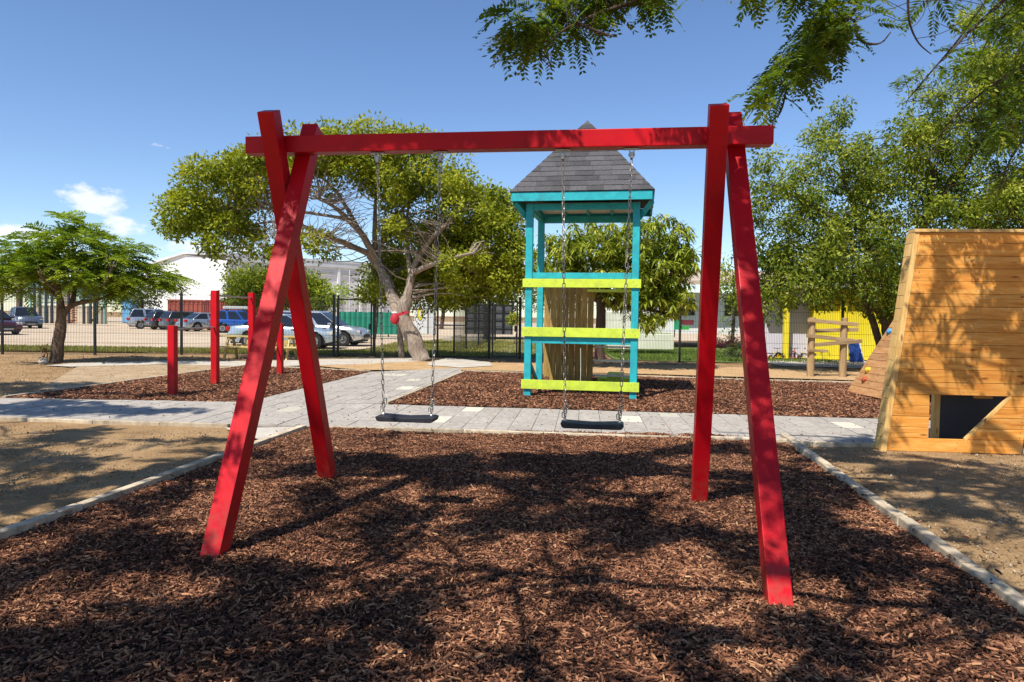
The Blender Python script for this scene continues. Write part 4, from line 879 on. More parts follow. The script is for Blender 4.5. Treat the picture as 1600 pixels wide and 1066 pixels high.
# ball court
NAVY = flat('dark_navy_steel', (0.012, 0.02, 0.035), 0.5); SEAFOAM = flat('sea_green_steel', (0.10, 0.30, 0.27), 0.5); NETG = flat('green_net', (0.03, 0.16, 0.12), 0.8)
bc = thing('ball_court', 'tall steel caged ball court with a painted mural wall', 'ball court', A(47, 505, 70))
bx0, bx1 = A(47, 500, 70).x, A(197, 500, 74).x; Wc = bx1-bx0
def bcx(px): return Wc*(px-47)/150.0
for px in (56, 68, 80, 92, 126, 156, 170, 183): m = MB(); m.box(bcx(px)-.09, bcx(px)+.09, -.09, .09, 0, A(px, 446, 70).z); m.build('court_post', NAVY, bc)
for px in (46, 75, 103, 196): m = MB(); m.box(bcx(px)-.06, bcx(px)+.06, .2, .32, 0, A(px, 442, 70).z); m.build('court_post', SEAFOAM, bc)
m = MB(); z_ = A(47, 445, 70).z; m.box(0, Wc, .14, .2, z_-.1, z_); m.build('top_rail', SEAFOAM, bc)
m = MB()
for k in range(70): m.box(Wc*k/70, Wc*k/70+.025, .15, .165, 1.9, z_-.1)
for k in range(6): m.box(0, Wc, .166, .18, 2.0+k*.42, 2.025+k*.42)
m.build('court_mesh', SEAFOAM, bc)
m = MB(); m.box(0, Wc, .4, .6, 0, 1.75); m.build('low_wall', flat('cream_wall_paint', (.62, .52, .38), .8), bc)
muralm, nt, bb, _ = newmat('orange_mural'); wv = node(nt, 'ShaderNodeTexWave', {'Vector': coords(nt, (1, 1, 1)), 'Scale': 1.4, 'Distortion': 9.0, 'Detail': 3.0}, wave_type='RINGS')
nt.links.new(ramp(nt, wv.outputs[0], [(0.0, (.10, .05, .03)), (.25, (.55, .20, .07)), (.7, (.70, .42, .22)), (1, (.66, .55, .42))]), bb.inputs[0]); bb.inputs['Roughness'].default_value = .8
m = MB(); m.box(bcx(96), bcx(137), .37, .395, .05, 2.9); m.build('mural', muralm, bc)
m = MB(); m.box(bcx(96), bcx(138), .3, .42, 2.92, 3.05); m.build('crossbar', flat('yellow_bar', (.7, .42, .03), .5), bc)
bk = thing('portable_toilet', 'slim bright blue cabin at the right end of the ball court', 'cabin', A(199, 505, 68))
BL = flat('bright_blue_plastic', (.05, .27, .55), .5)
m = MB(); m.box(-.5, .5, 0, 1, 0, 2.05); m.build('cabin_wall', BL, bk, bevel=.05); m = MB(); m.box(-.35, .35, -.03, -.002, .1, 1.85); m.build('door', flat('pale_blue_plastic', (.14, .4, .66), .5), bk, bevel=.01)
m = MB(); m.box(-.55, .55, -.05, 1.05, 2.05, 2.15); m.box(-.45, .45, .05, .95, 2.15, 2.25); m.build('cabin_roof', BL, bk, bevel=.03)
m = MB(); a = A(205, 505, 66); m.box(a.x, a.x+3.2, 66, 66.3, 0, 1.55); tag(m.build('low_block_wall', noisy('ochre_block', [(.30, .24, .13), (.40, .33, .2)], 2, .9, .3, .01, 20), None, bevel=.02), 'low ochre wall under the dark bush beside the far cars', 'wall')

# green screen fence beyond the gate
GS = noisy('green_screen_cloth', [(0.01, 0.17, 0.11), (0.02, 0.24, 0.16)], 1.2, 0.8, 0.3, 0.02, 4)
gs = thing('green_screen_fence', 'bright green screened fence beyond the left gate', 'fence', A(530, 530, 47))
gx1 = A(632, 500, 47).x - A(530, 500, 47).x
m = MB(); vs = []
nn_ = 60
for i in range(nn_+1):
    x = gx1*i/nn_; y = 0.04*math.sin(i*1.3); vs += [(x, y, .35), (x, y*1.5, 1.05), (x, y, 1.80 + .02*math.sin(i*.7))]
m.add(vs, [(i*3+k, (i+1)*3+k, (i+1)*3+k+1, i*3+k+1) for i in range(nn_) for k in range(2)]); m.build('screen', GS, gs, smooth=True)
for k in range(5): m = MB(); m.box(gx1*k/4-.04, gx1*k/4+.04, .08, .16, 0, 1.95); m.build('fence_post', BLACK if k % 2 else ROOFM, gs)
# white cabinet with a painted flower (its pattern plain)
wc = thing('utility_cabinet', 'white utility cabinet with a yellow and black painted oval behind the big tree', 'cabinet', A(647, 522, 36), 0.0)
m = MB(); m.box(0, .66, 0, .8, 0, 1.95); m.build('cabinet_body', WHITEW, wc, bevel=.02)
YEL = flat('yellow_paint', (.75, .62, .03), .5)
def oval(cx, cz, rx_, rz_, y, n=20): return [(cx+rx_*math.cos(2*math.pi*k/n), y, cz+rz_*math.sin(2*math.pi*k/n)) for k in range(n)]
m = MB(); m.prism(oval(.30, 1.02, .15, .37, -.004), (0, .006, 0)); m.build('painted_ring', BLACK, wc)
m = MB(); m.prism(oval(.30, 1.02, .125, .34, -.008), (0, .006, 0)); m.build('painted_oval', YEL, wc)
m = MB(); m.prism(oval(.30, 1.02, .045, .15, -.012), (0, .006, 0)); m.build('painted_centre', WHITEW, wc)
r3 = random.Random(2); m = MB()
for k in range(46):
    a = r3.uniform(0, 6.28); rr = r3.uniform(1.2, 1.9); cx, cz = .30+.15*rr*math.cos(a)*.95, 1.02+.42*rr*math.sin(a)
    if .03 < cx < .62 and .1 < cz < 1.9: m.prism(oval(cx, cz, r3.uniform(.012, .03), r3.uniform(.02, .05), -.004, 6), (0, .005, 0))
m.build('painted_marks', BLACK, wc)
m = MB(); m.box(.665, .98, .1, .8, 0, 1.7); m.build('side_panel', GREYW, wc)
# grey mesh enclosure, blocks, sapling
GM = flat('grey_shade_net', (.10, .10, .105), .9)
ge = thing('grey_enclosure', 'dark grey netted enclosure beyond the lawn', 'enclosure', A(727, 522, 45))
gw = A(800, 500, 45).x-A(727, 500, 45).x
m = MB(); m.box(.05, gw-.05, .1, 4, 0, 1.9); m.build('net_wall', GM, ge)
for k in range(6): m = MB(); m.box(gw*k/5-.05, gw*k/5+.05, -.03, .07, 0, 2.05); m.build('frame_post', BLACK, ge)
m = MB()
for k in range(4): m.box(0, gw, -.01, .04, .45+k*.5, .49+k*.5)
m.build('frame_rail', BLACK, ge)
for lab, px, py, Y, w, h in (('pale concrete block standing on the lawn', 716, 528, 39, .30, .42), ('low broken concrete block left of the pale block on the lawn', 700, 524, 41, .5, .2), ('flat concrete slab right of the pale block on the lawn', 742, 524, 41, .9, .22)):
    p = A(px, py, Y); m = MB(); m.box(-w/2, w/2, 0, .5, 0, h); o = m.build('concrete_block', LIGHTCON, None, bevel=.02); o.location = (p.x, p.y, 0); o.rotation_euler = (0, 0, .2); tag(o, lab, 'concrete block', 'concrete blocks on the lawn')

# right hand buildings
rb_ = thing('classroom_building', 'low pale building with wide beige eaves seen between the right red legs', 'building', A(1010, 520, 36))
x1_ = A(1190, 500, 36).x - A(1010, 500, 36).x
m = MB(); m.box(0, x1_, 0, 8, 0, 2.05); m.build('wall', WHITEW, rb_)
BE = flat('beige_eaves', (.48, .37, .27), .8)
m = MB(); m.prism([(.8, -1.2, 2.35), (x1_+2, -1.2, 2.55), (x1_+2, -1.2, 2.75), (.8, -1.2, 2.55)], (0, 9, 1.0)); m.build('eaves', BE, rb_)
for k in range(5): m = MB(); m.box(.6+k*1.1, 1.3+k*1.1, -.03, -.002, .9, 1.7); w_ = m.build('window', TINT, rb_); mm = MB(); mm.box(.93+k*1.1, .97+k*1.1, -.05, -.032, .9, 1.7); mm.build('window_bar', WHITEW, w_)
cw = thing('cream_retaining_wall', 'two tier cream garden wall with grass on its ledge behind the tower', 'garden wall', A(950, 545, 29))
wx_ = A(1053, 540, 29).x-A(950, 540, 29).x
CRM = noisy('pale_green_cream_render', [(.58, .60, .46), (.70, .71, .58)], 1.2, .85, .2, .005, 30)
m = MB(); m.box(0, wx_, 0, .5, 0, .62); m.build('lower_wall', CRM, cw, bevel=.02); m = MB(); m.box(0, wx_-.3, .9, 1.2, .3, 1.50); m.build('upper_wall', CRM, cw, bevel=.02)
m = MB(); m.box(0, wx_, .502, .898, 0, .64); m.build('planting_ledge', LAWN, cw)
m = MB(); m.bar((.95, 1.0, 1.30), (1.35, 1.0, .95), .05, .04, (0, 1, 0)); 
nb = thing('notice_board', 'small red and green display panel on the cream wall', 'display panel', A(1053, 527, 28.6))
m = MB(); m.box(0, .28, 0, .06, .75, 1.05); m.build('red_panel', flat('dull_red', (.3, .05, .03), .6), nb); m = MB(); m.box(0, .28, 0, .058, .30, .745); m.build('green_panel', flat('emerald', (.02, .36, .18), .6), nb)
m = MB(); m.box(.32, .62, .1, .15, .30, .45); m.build('lime_panel', flat('vivid_green', (.05, .45, .08), .6), nb); m = MB(); m.box(.32, .80, .1, .15, .50, .70); m.build('maroon_panel', flat('maroon', (.2, .03, .04), .6), nb)
for x in (0.02, .24): m = MB(); m.box(x, x+.03, .061, .09, 0, .8); m.build('board_leg', BLACK, nb)
yb = thing('yellow_building', 'bright yellow and lilac classroom building behind the plank climber', 'building', A(1196, 560, 26.5), -0.06)
lw = A(1268, 500, 26.5).x-A(1196, 500, 26.5).x; yw = A(1440, 500, 26.5).x-A(1196, 500, 26.5).x
YW = noisy('bright_yellow_wall', [(.74, .58, .015), (.82, .68, .03)], .8, .8, .15, .004, 30); LW = noisy('lilac_wall', [(.52, .50, .58), (.62, .60, .68)], .8, .8, .15, .004, 30)
m = MB(); m.box(-.15, lw, .5, 1, 0, 2.6); m.build('lilac_wall', LW, yb); m = MB(); m.box(lw, yw+1, 0, .6, 0, 2.6); m.build('yellow_wall', YW, yb)
m = MB(); m.box(.62, .80, -.1, .1, 0, 2.3); m.build('column', YW, yb, bevel=.01)
m = MB(); m.box(1.72+.9, 1.95+.9, -.12, -.002, 0, 2.3); m.build('column', YW, yb, bevel=.01)
m = MB(); m.box(-.3, yw+1.5, -.5, 3, 2.62, 2.76); m.build('flat_roof', WHITEW, yb)
bs_ = thing('blue_panel', 'dark blue sloping play panel by the yellow building', 'play panel', G(1338, 568), -.1)
m = MB(); m.prism([(-.22, 0, .05), (.26, 0, .05), (.17, .35, .78), (-.18, .35, .78)], (0, .06, 0)); m.build('board', flat('deep_blue', (.008, .04, .20), .35), bs_, bevel=.01)
m = MB(); m.bar((.27, 0, 0), (.18, .36, .80), .03, .06, (1, 0, 0)); m.build('edge_bar', ROOFM, bs_)
ph = thing('pink_bench_box', 'pink and red storage box on a pale plinth beside the blue panel', 'storage box', G(1362, 562), -.1)
m = MB(); m.box(-.2, .75, .3, .8, .55, .80); m.build('box_lid', flat('dusty_pink', (.55, .28, .24), .7), ph, bevel=.02); m = MB(); m.box(-.18, .73, .32, .78, .30, .548); m.build('box_body', flat('brick_red', (.33, .09, .05), .7), ph); m = MB(); m.box(-.3, .9, .2, .9, .22, .298); m.build('plinth', WHITEW, ph); m = MB(); m.box(-.2, .7, .3, .8, 0, .218); m.build('plinth_base', JOINT, ph)
# small yellow chairs, table, trikes
tb = thing('play_table', 'dark round topped play table among the yellow chairs', 'table', G(1232, 556), 0)
m = MB(); m.lathe([(.42, .50), (.43, .53), (.42, .55)], 'z', 20); m.build('tabletop', flat('dark_tabletop', (.06, .05, .045), .5), tb); 
for s in range(4): a = s*math.pi/2+.7; m = MB(); m.tube([(0.1*math.cos(a), .1*math.sin(a), .5), (.33*math.cos(a), .33*math.sin(a), 0)], .018, 6); m.build('leg', YEL, tb)
for i, (px, lab) in enumerate(((1200, 'small yellow chair at the left end, by the lilac wall'), (1246, 'small yellow chair right of the dark play table'), (1256, 'small yellow chair nearest the plank climber posts'))):
    t = thing('small_chair', lab, 'chair', G(px, 553), .3+i*.6, 'small yellow chairs by the lilac wall')
    m = MB(); m.box(-.16, .16, -.15, .15, .30, .325); m.build('seat', YEL, t, bevel=.01); m = MB(); m.box(-.16, .16, .13, .15, .42, .62); m.build('backrest', YEL, t, bevel=.008)
    for sx2 in (-1, 1):
        for sy2 in (-1, 1): m = MB(); m.tube([(sx2*.14, sy2*.13, .6 if sy2 > 0 else .3), (sx2*.17, sy2*.17, 0)], .012, 6); m.build('leg', YEL, t)
for i, (px, c_, lab) in enumerate(((1206, (.7, .4, .02), 'orange tricycle at the left of the row by the fence'), (1222, (.75, .6, .03), 'yellow tricycle second from the left by the fence'), (1240, (.45, .04, .03), 'red tricycle third in the row by the fence'), (1254, (.72, .5, .03), 'amber tricycle beside the plank climber'))):
    t = thing('tricycle', lab, 'tricycle', G(px, 563), .4+i*.35, 'tricycles parked behind the fence'); pm = flat('trike_paint', c_, .4)
    for wx2, wy2, r2 in ((.30, 0, .15), (-.22, -.17, .10), (-.22, .17, .10)):
        m = MB(); m.lathe([(r2*.6, -.02), (r2, -.018), (r2, .018), (r2*.6, .02)], 'y', 16); w_ = m.build('wheel', TYRE, t); w_.location = (wx2, wy2, r2)
        m = MB(); m.lathe([(r2*.58, -.022), (r2*.2, -.03), (r2*.2, .03), (r2*.58, .022)], 'y', 12); m.build('rim', pm, w_)
    m = MB(); m.tube([(.30, 0, .16), (.24, 0, .42)], .014, 6); m.tube([(.25, 0, .36), (0, 0, .2), (-.22, 0, .14)], .016, 6); m.tube([(-.22, -.16, .11), (-.22, .16, .11)], .012, 6); m.build('frame', pm, t)
    m = MB(); m.tube([(.2, -.16, .45), (.25, 0, .43), (.2, .16, .45)], .012, 6); m.build('handlebar', PLASTIC, t); m = MB(); m.box(-.16, -.0, -.08, .08, .24, .27); m.build('saddle', PLASTIC, t, bevel=.01)

# ------------------------------------------------------------------ trees
def unit(v): return v/np.maximum(np.linalg.norm(v, axis=-1, keepdims=True), 1e-9)
def leaf_quads(P, D, N, L, W):                                   # rhombic leaves: base P, direction D, face normal N
    S_ = unit(np.cross(D, N)); mid = P + D*(L*0.45)[:, None]; s = S_*(W/2)[:, None]
    return np.stack([P, mid+s, P+D*L[:, None], mid-s], 1)
def leaf_cloud(rs, C, rad, per, L, W, droop=0.2, flat_=0.75, tone0=0.5, up=0.4, spread=1.0):
    """leaves in clumps round the centres C; returns quads and tones"""
    n = len(C)*per; c = np.repeat(C, per, 0); r_ = np.repeat(rad, per)
    d = unit(rs.normal(0, 1, (n, 3))); rr = r_*rs.uniform(0.15, 1, n)**0.55; off = d*rr[:, None]; off[:, 2] *= flat_
    P = c + off; D = unit(d*0.8*spread + rs.normal(0, 0.6, (n, 3)) + np.array([0, 0, -droop])); N = unit(rs.normal(0, 0.55, (n, 3)) + np.array([0, 0, up]) + d*0.4)
    ln = L*rs.uniform(0.65, 1.3, n); wd = W*rs.uniform(0.7, 1.2, n)
    ct = np.repeat(rs.normal(0, 0.10, len(C)), per)
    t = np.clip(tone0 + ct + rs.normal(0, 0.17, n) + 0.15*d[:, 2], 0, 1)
    return leaf_quads(P, D, N, ln, wd), t
def ell_centres(rs, blobs, dens, Y, dY, surf=0.55):                # blobs in photo pixels at distance Y
    out = []; rad = []
    for (cx, cy, rx_, ry_, *k) in blobs:
        yy = k[0] if k else Y; c = A(cx, cy, yy); ax, az = rx_*yy/CAM_F, ry_*yy/CAM_F; n = max(3, int(dens*ax*az*(1 + 0.5*dY)))
        for _ in range(n):
            d = unit(rs.normal(0, 1, 3)); r_ = rs.uniform(surf, 1)**0.7
            out.append((c.x+d[0]*ax*r_, c.y+d[1]*dY*r_, c.z+d[2]*az*r_))
    return np.array(out)
def curve(a, b, rs, sag=0.0, wig=0.08, n=6, up=0.0):
    a, b = Vector(a), Vector(b); L = (b-a).length; pts = []
    o1 = Vector(rs.normal(0, wig*L, 3)); o2 = Vector(rs.normal(0, wig*L, 3))
    for i in range(n):
        t = i/(n-1); w = 4*t*(1-t); pts.append(a.lerp(b, t) + (o1*(1-t)+o2*t)*w + Vector((0, 0, (up-sag)*L*w)))
    return pts
def connect(m, rs, limb_pts, C, r0=0.03, r1=0.006, n=5, seg=5, up=0.06, wig=0.08, maxr=None):
    LP = np.array([tuple(p) for p in limb_pts])
    for c in C:
        d = np.linalg.norm((LP-c)*np.array([1, 1, 1.25]), axis=1) + (LP[:, 2] > c[2])*0.8; i = int(np.argmin(d + rs.uniform(0, 0.5, len(d))))
        dd = np.linalg.norm(LP[i]-c); k = min(1.0, 0.35+dd/3)
        m.tube(curve(LP[i], c, rs, 0, wig, seg, up), list(np.linspace(r0*k, r1, seg)), n, caps=False)
def densify(pl, k=6): 
    out = []
    for a, b in zip(pl, pl[1:]):
        for i in range(k): out.append(Vector(a).lerp(Vector(b), i/k))
    out.append(Vector(pl[-1])); return out
def smoothpl(pl, it=2):
    pts = [Vector(p) for p in pl]
    for _ in range(it):
        new = [pts[0]]
        for a, b in zip(pts, pts[1:]): new += [a.lerp(b, .25), a.lerp(b, .75)]
        new.append(pts[-1]); pts = new
    return pts
def limb(m, pl, r0, r1, n=9, wob=0.25):
    pts = smoothpl(pl, 2); m.tube(pts, list(np.linspace(r0, r1, len(pts))), n, wob=wob); return pts
def fronds(rs, O, D, Ln, tone, k=12, pin=0.30, pw=0.055, droop=0.35, leaflets=False):
    """pinnate fronds: origin O, direction D, length Ln; returns quads, tones"""
    n = len(O); up = np.tile(np.array([0, 0, 1.0]), (n, 1)) + rs.normal(0, 0.25, (n, 3)); Sd = unit(np.cross(D, up)); Nn = unit(np.cross(Sd, D)); Q = []; T = []
    def pos(t): return O + D*(Ln*t)[:, None]*1.0 - np.array([0, 0, 1.0])*(Ln*droop*t*t)[:, None]
    tt = np.linspace(0.16, 1.0, k)
    for t in tt:
        b = pos(np.full(n, t)); prof = math.sin(math.pi*min(0.98, 0.18+0.80*t))**0.7 if t < 0.97 else 0.55
        for sgn in (-1, 1):
            dr_ = unit(Sd*sgn*1.0 + D*(0.45+0.3*t) - np.array([0, 0, 1.0])*(0.18+0.25*rs.random((n, 1))) + rs.normal(0, 0.08, (n, 3))); L_ = Ln*pin*prof*rs.uniform(0.85, 1.1, n)
            Q.append(leaf_quads(b, dr_, Nn + rs.normal(0, 0.3, (n, 3)), L_, Ln*pw*np.ones(n))); T.append(np.clip(tone + rs.normal(0, 0.08, n), 0, 1))
    a, c = pos(np.full(n, 0.0)), pos(np.full(n, 0.55)); e = pos(np.full(n, 1.0)); w = Sd*(Ln*0.006)[:, None]
    Q.append(np.stack([a-w, a+w, c+w, c-w], 1)); Q.append(np.stack([c-w, c+w, e+w*.3, e-w*.3], 1)); T += [np.full(n, .3)]*2
    return np.concatenate(Q), np.concatenate(T)
def bundles(rs, C, per, Ln, horiz=0.25, outward=None, ow=0.0, tone0=.5):
    n = len(C)*per; c = np.repeat(C, per, 0); a = rs.uniform(0, 6.283, n); D = np.stack([np.cos(a), np.sin(a), rs.normal(0.08, horiz, n)], 1)
    if outward is not None:
        D = D + ow*unit(np.repeat(C-outward, per, 0)*np.array([1, 1, .4]))
    t = np.clip(np.repeat(rs.normal(tone0, .12, len(C)), per) + rs.normal(0, .1, n), 0, 1)
    return c + rs.normal(0, 0.05, (n, 3)), unit(D), Ln*rs.uniform(.7, 1.2, n), t

def tree_thing(name, label, cat='tree', group=None): return thing(name, label, cat, (0, 0, 0), 0, group)
def foliage(name, Q, T, mat, parent): o = quads_mesh(name, Q, mat, parent, T); o['kind'] = 'stuff'; return o

# 1 small feathery tree at the left
rs = np.random.default_rng(21); t1 = tree_thing('feathery_tree', 'small flat topped feathery tree left of the red posts'); Y1 = 20.2
m = MB(); trunk = limb(m, [A(88, 569, Y1), A(90, 545, Y1), A(95, 500, Y1), A(98, 482, Y1)], .17, .12, 12)
limbs = []
for pl, r0 in (([A(97, 488, Y1), A(92, 462, Y1), A(88, 440, Y1), A(75, 415, Y1-.5)], .12), ([A(99, 490, Y1), A(115, 474, Y1), A(150, 470, Y1+.2), A(205, 450, Y1+.4)], .09),
               ([A(112, 476, Y1), A(118, 455, Y1+.3), A(112, 430, Y1+.8)], .085), ([A(92, 465, Y1), A(60, 440, Y1+.6), A(30, 425, Y1+1.2)], .06), ([A(88, 442, Y1), A(105, 410, Y1+.5), A(120, 385, Y1+1)], .06),
               ([A(150, 470, Y1+.2), A(165, 440, Y1-.8), A(175, 420, Y1-1.4)], .04), ([A(90, 455, Y1), A(70, 440, Y1-1.2), A(60, 425, Y1-2)], .05)):
    limbs += limb(m, pl, r0, .025, 8)
C = ell_centres(rs, [(70, 400, 85, 28), (120, 375, 60, 25), (110, 415, 95, 22), (30, 425, 45, 25), (170, 395, 45, 25), (205, 432, 60, 20), (150, 440, 50, 22), (10, 385, 30, 15), (60, 440, 60, 14), (230, 440, 42, 14), (245, 430, 30, 10), (140, 450, 60, 10), (40, 452, 40, 8), (120, 352, 30, 8), (190, 410, 50, 22)], 21, Y1, 1.7, .1)
connect(m, rs, limbs, C[::2], .018, .004, 4, 4, .05)
m.build('trunk', BARK_T, t1, smooth=True)
O, D, Ln, T = bundles(rs, C, 10, .60, .22, np.array(A(100, 440, Y1)), .7, .55); Q, TT = fronds(rs, O, D, Ln, T, 9, .30, .075, .35); foliage('crown', Q, TT, L_FRD, t1)

# 2 big tree in the middle
rs = np.random.default_rng(22); t2 = tree_thing('spreading_tree', 'big spreading tree with a leaning pale trunk behind the swing frame'); Y2 = 22.9
m = MB(); limb(m, [A(660, 566, Y2), A(652, 545, Y2), A(638, 515, Y2), A(628, 490, Y2), A(636, 465, Y2)], .30, .18, 14, .3)
limbs = []
for pl, r0, r1 in (([A(632, 478, Y2), A(640, 450, Y2), A(643, 428, Y2), A(655, 400, Y2), A(675, 370, Y2-.5), A(700, 350, Y2-1)], .16, .05),
                   ([A(643, 430, Y2), A(638, 400, Y2+.2), A(634, 360, Y2+.4), A(640, 310, Y2+.4)], .11, .03),
                   ([A(648, 425, Y2), A(670, 415, Y2-.6), A(700, 405, Y2-1.4), A(740, 395, Y2-2)], .10, .03),
                   ([A(626, 495, Y2+.1), A(612, 460, Y2+.5), A(600, 430, Y2+.8), A(590, 412, Y2+1), A(578, 398, Y2+1)], .20, .14),
                   ([A(590, 412, Y2+1), A(585, 380, Y2+1), A(586, 330, Y2+.9), A(588, 290, Y2+.8)], .12, .03),
                   ([A(588, 408, Y2+1), A(570, 370, Y2+.6), A(545, 345, Y2+.2), A(520, 320, Y2-.4), A(495, 310, Y2-.8)], .13, .03),
                   ([A(580, 398, Y2+1), A(550, 385, Y2+.5), A(520, 372, Y2-.2), A(480, 365, Y2-.8), A(430, 362, Y2-1.2)], .12, .03),
                   ([A(575, 385, Y2+1), A(545, 330, Y2+1.4), A(520, 290, Y2+1.6), A(490, 270, Y2+1.6)], .09, .02),
                   ([A(540, 342, Y2+.2), A(500, 335, Y2), A(460, 330, Y2-.3), A(400, 325, Y2-.3), A(350, 330, Y2-.3)], .06, .02),
                   ([A(520, 372, Y2-.2), A(470, 350, Y2), A(420, 345, Y2), A(360, 360, Y2)], .06, .02),
                   ([A(590, 400, Y2+1), A(610, 350, Y2+1.6), A(650, 300, Y2+2)], .09, .02), ([A(655, 400, Y2), A(700, 370, Y2+1), A(740, 330, Y2+1.6)], .08, .02)):
    limbs += limb(m, pl, r0, r1, 9, .2)
BL2 = [(330, 300, 62, 42), (310, 340, 48, 38), (370, 265, 50, 28), (360, 350, 52, 28), (430, 262, 55, 32), (500, 238, 60, 28), (560, 225, 62, 30), (560, 262, 70, 30), (640, 240, 65, 28), (620, 290, 55, 36), (690, 285, 60, 34),
       (730, 330, 62, 50), (765, 375, 52, 50), (785, 330, 28, 40), (740, 420, 60, 36), (690, 400, 50, 44, 24.6), (715, 450, 55, 24, 24.2), (780, 440, 36, 32), (610, 410, 42, 44, 25.3), (590, 450, 34, 26, 25.0), (670, 460, 40, 18, 25), (400, 300, 45, 20), (475, 280, 40, 16), (345, 388, 30, 18), (420, 395, 34, 14), (500, 385, 26, 16), (640, 345, 50, 30), (700, 400, 60, 40, 24.8), (760, 425, 50, 36, 24.4), (720, 455, 50, 16, 24.4), (650, 430, 40, 26, 25.2), (800, 400, 26, 40)]
C = ell_centres(rs, BL2, 22, Y2, 1.9, .3)
m2 = MB(); connect(m, rs, limbs, C[::4], .026, .006, 4, 6, .10, .15)
# bare twiggy sprays under the left side of the crown
tw_t = []
for _ in range(420):
    px_, py_ = rs.uniform(385, 600), rs.uniform(280, 395); tw_t.append(tuple(A(px_, py_, Y2+rs.uniform(-1.6, 1.6))))
connect(m, rs, limbs, np.array(tw_t), .021, .006, 4, 5, -.03, .12)
for _ in range(60):
    px_, py_ = rs.uniform(630, 700), rs.uniform(330, 400); tw_t.append(tuple(A(px_, py_, Y2-rs.uniform(.6, 1.9))))
connect(m, rs, limbs, np.array(tw_t[-60:]), .016, .005, 4, 5, -.03, .12)
for k in range(22):
    px_ = rs.uniform(540, 640); a = A(px_, 220, Y2+rs.uniform(-.5, .5)); m.tube(curve(a, a+Vector((rs.normal(0, .25), rs.normal(0, .2), rs.uniform(.4, .8))), rs, 0, .1, 5), list(np.linspace(.012, .003, 5)), 4)
m.build('trunk', BARK_L, t2, smooth=True)
Q, TT = leaf_cloud(rs, C, rs.uniform(.26, .55, len(C)), 120, .135, .068, .15, .8, .60); foliage('crown', Q, TT, L_MID, t2)
# red bag tied round it
rbg = thing('red_bag', 'small red bag tied by a ribbon to the big leaning trunk', 'bag', A(617, 497, Y2-.55))
m = MB(); m.add([tuple(Vector((math.cos(a)*.13*s*(1+.1*math.sin(3*a)), math.sin(a)*.09*s, z))) for s, z in ((.5, -.2), (1, -.12), (1.1, 0), (.8, .1), (.35, .16)) for a in [k*math.pi/4 for k in range(8)]],
             [(i*8+k, i*8+(k+1) % 8, (i+1)*8+(k+1) % 8, (i+1)*8+k) for i in range(4) for k in range(8)] + [tuple(range(8))[::-1], tuple(range(32, 40))])
REDC = flat('red_cloth', (.45, .015, .03), .7); m.build('pouch', REDC, rbg, smooth=True)
m = MB(); m.bar((.1, 0, .1), (.42, -.02, .2), .02, .09, (0, 1, 0)); m.build('ribbon', REDC, rbg)
m = MB(); m.box(-.1, .06, -.03, .03, .15, .2); m.build('white_tag', WHITEW, rbg)
# thin pole behind the tree
m = MB(); p = A(628, 556, 24.4); m.tube([(p.x, p.y, 0), (p.x-.1, p.y, 1.1), (p.x-.15, p.y, 2.2)], [.11, .09, .07], 8); tag(m.build('leaning_stump', BARK_L, None, smooth=True), 'slim pale stem standing close behind the big leaning trunk', 'tree stump')

# 3 mango behind the tower
rs = np.random.default_rng(23); t3 = tree_thing('mango_tree', 'mango tree with long drooping leaves behind the play tower'); Y3 = 20.9
m = MB(); limb(m, [A(938, 568, Y3), A(936, 530, Y3), A(940, 490, Y3), A(938, 460, Y3)], .16, .12, 10); limbs = []
for pl in ([A(938, 465, Y3), A(975, 420, Y3), A(1010, 380, Y3)], [A(938, 465, Y3), A(990, 450, Y3), A(1045, 435, Y3)], [A(938, 462, Y3), A(925, 410, Y3), A(915, 370, Y3)], [A(936, 470, Y3), A(890, 440, Y3), A(865, 410, Y3)], [A(938, 470, Y3), A(1000, 480, Y3-.3), A(1040, 490, Y3-.5)]):
    limbs += limb(m, pl, .09, .03, 7)
C = ell_centres(rs, [(1040, 415, 48, 44), (1012, 365, 42, 36), (985, 400, 45, 45), (930, 385, 60, 44), (870, 410, 44, 52), (930, 430, 60, 26), (1050, 462, 34, 28), (1020, 470, 42, 34), (1065, 400, 24, 34), (1005, 500, 26, 14), (1060, 365, 18, 16), (950, 440, 50, 22), (970, 470, 36, 16), (1000, 440, 40, 30)], 85, Y3, 1.7, .3)
connect(m, rs, limbs, C[::6], .022, .006, 4, 4, .04)
m.build('trunk', BARK_D, t3, smooth=True)
per = 15; n = len(C)*per; c = np.repeat(C, per, 0); a = rs.uniform(0, 6.28, n); D = unit(np.stack([np.cos(a), np.sin(a), rs.normal(-.45, .55, n)], 1)); N = unit(np.cross(np.cross(D, [0, 0, 1.0]), D) + rs.normal(0, .25, (n, 3)))
Ls = rs.uniform(.20, .34, n); st = unit(np.cross(D, N)); base = c + rs.normal(0, .04, (n, 3)); midp = base + D*(Ls*.5)[:, None]; tip = base + D*Ls[:, None] - np.array([0, 0, 1])*(Ls*.22)[:, None]; w = st*(Ls*.11)[:, None]
Q = np.concatenate([np.stack([base, midp+w, tip, midp - N*(Ls*.03)[:, None]], 1), np.stack([base, midp - N*(Ls*.03)[:, None], tip, midp-w], 1)]); tt = np.clip(np.repeat(rs.normal(.55, .16, len(C)), per) + rs.normal(0, .15, n), 0, 1)
foliage('crown', Q, np.concatenate([tt, np.clip(tt-.06, 0, 1)]), L_MNG, t3)

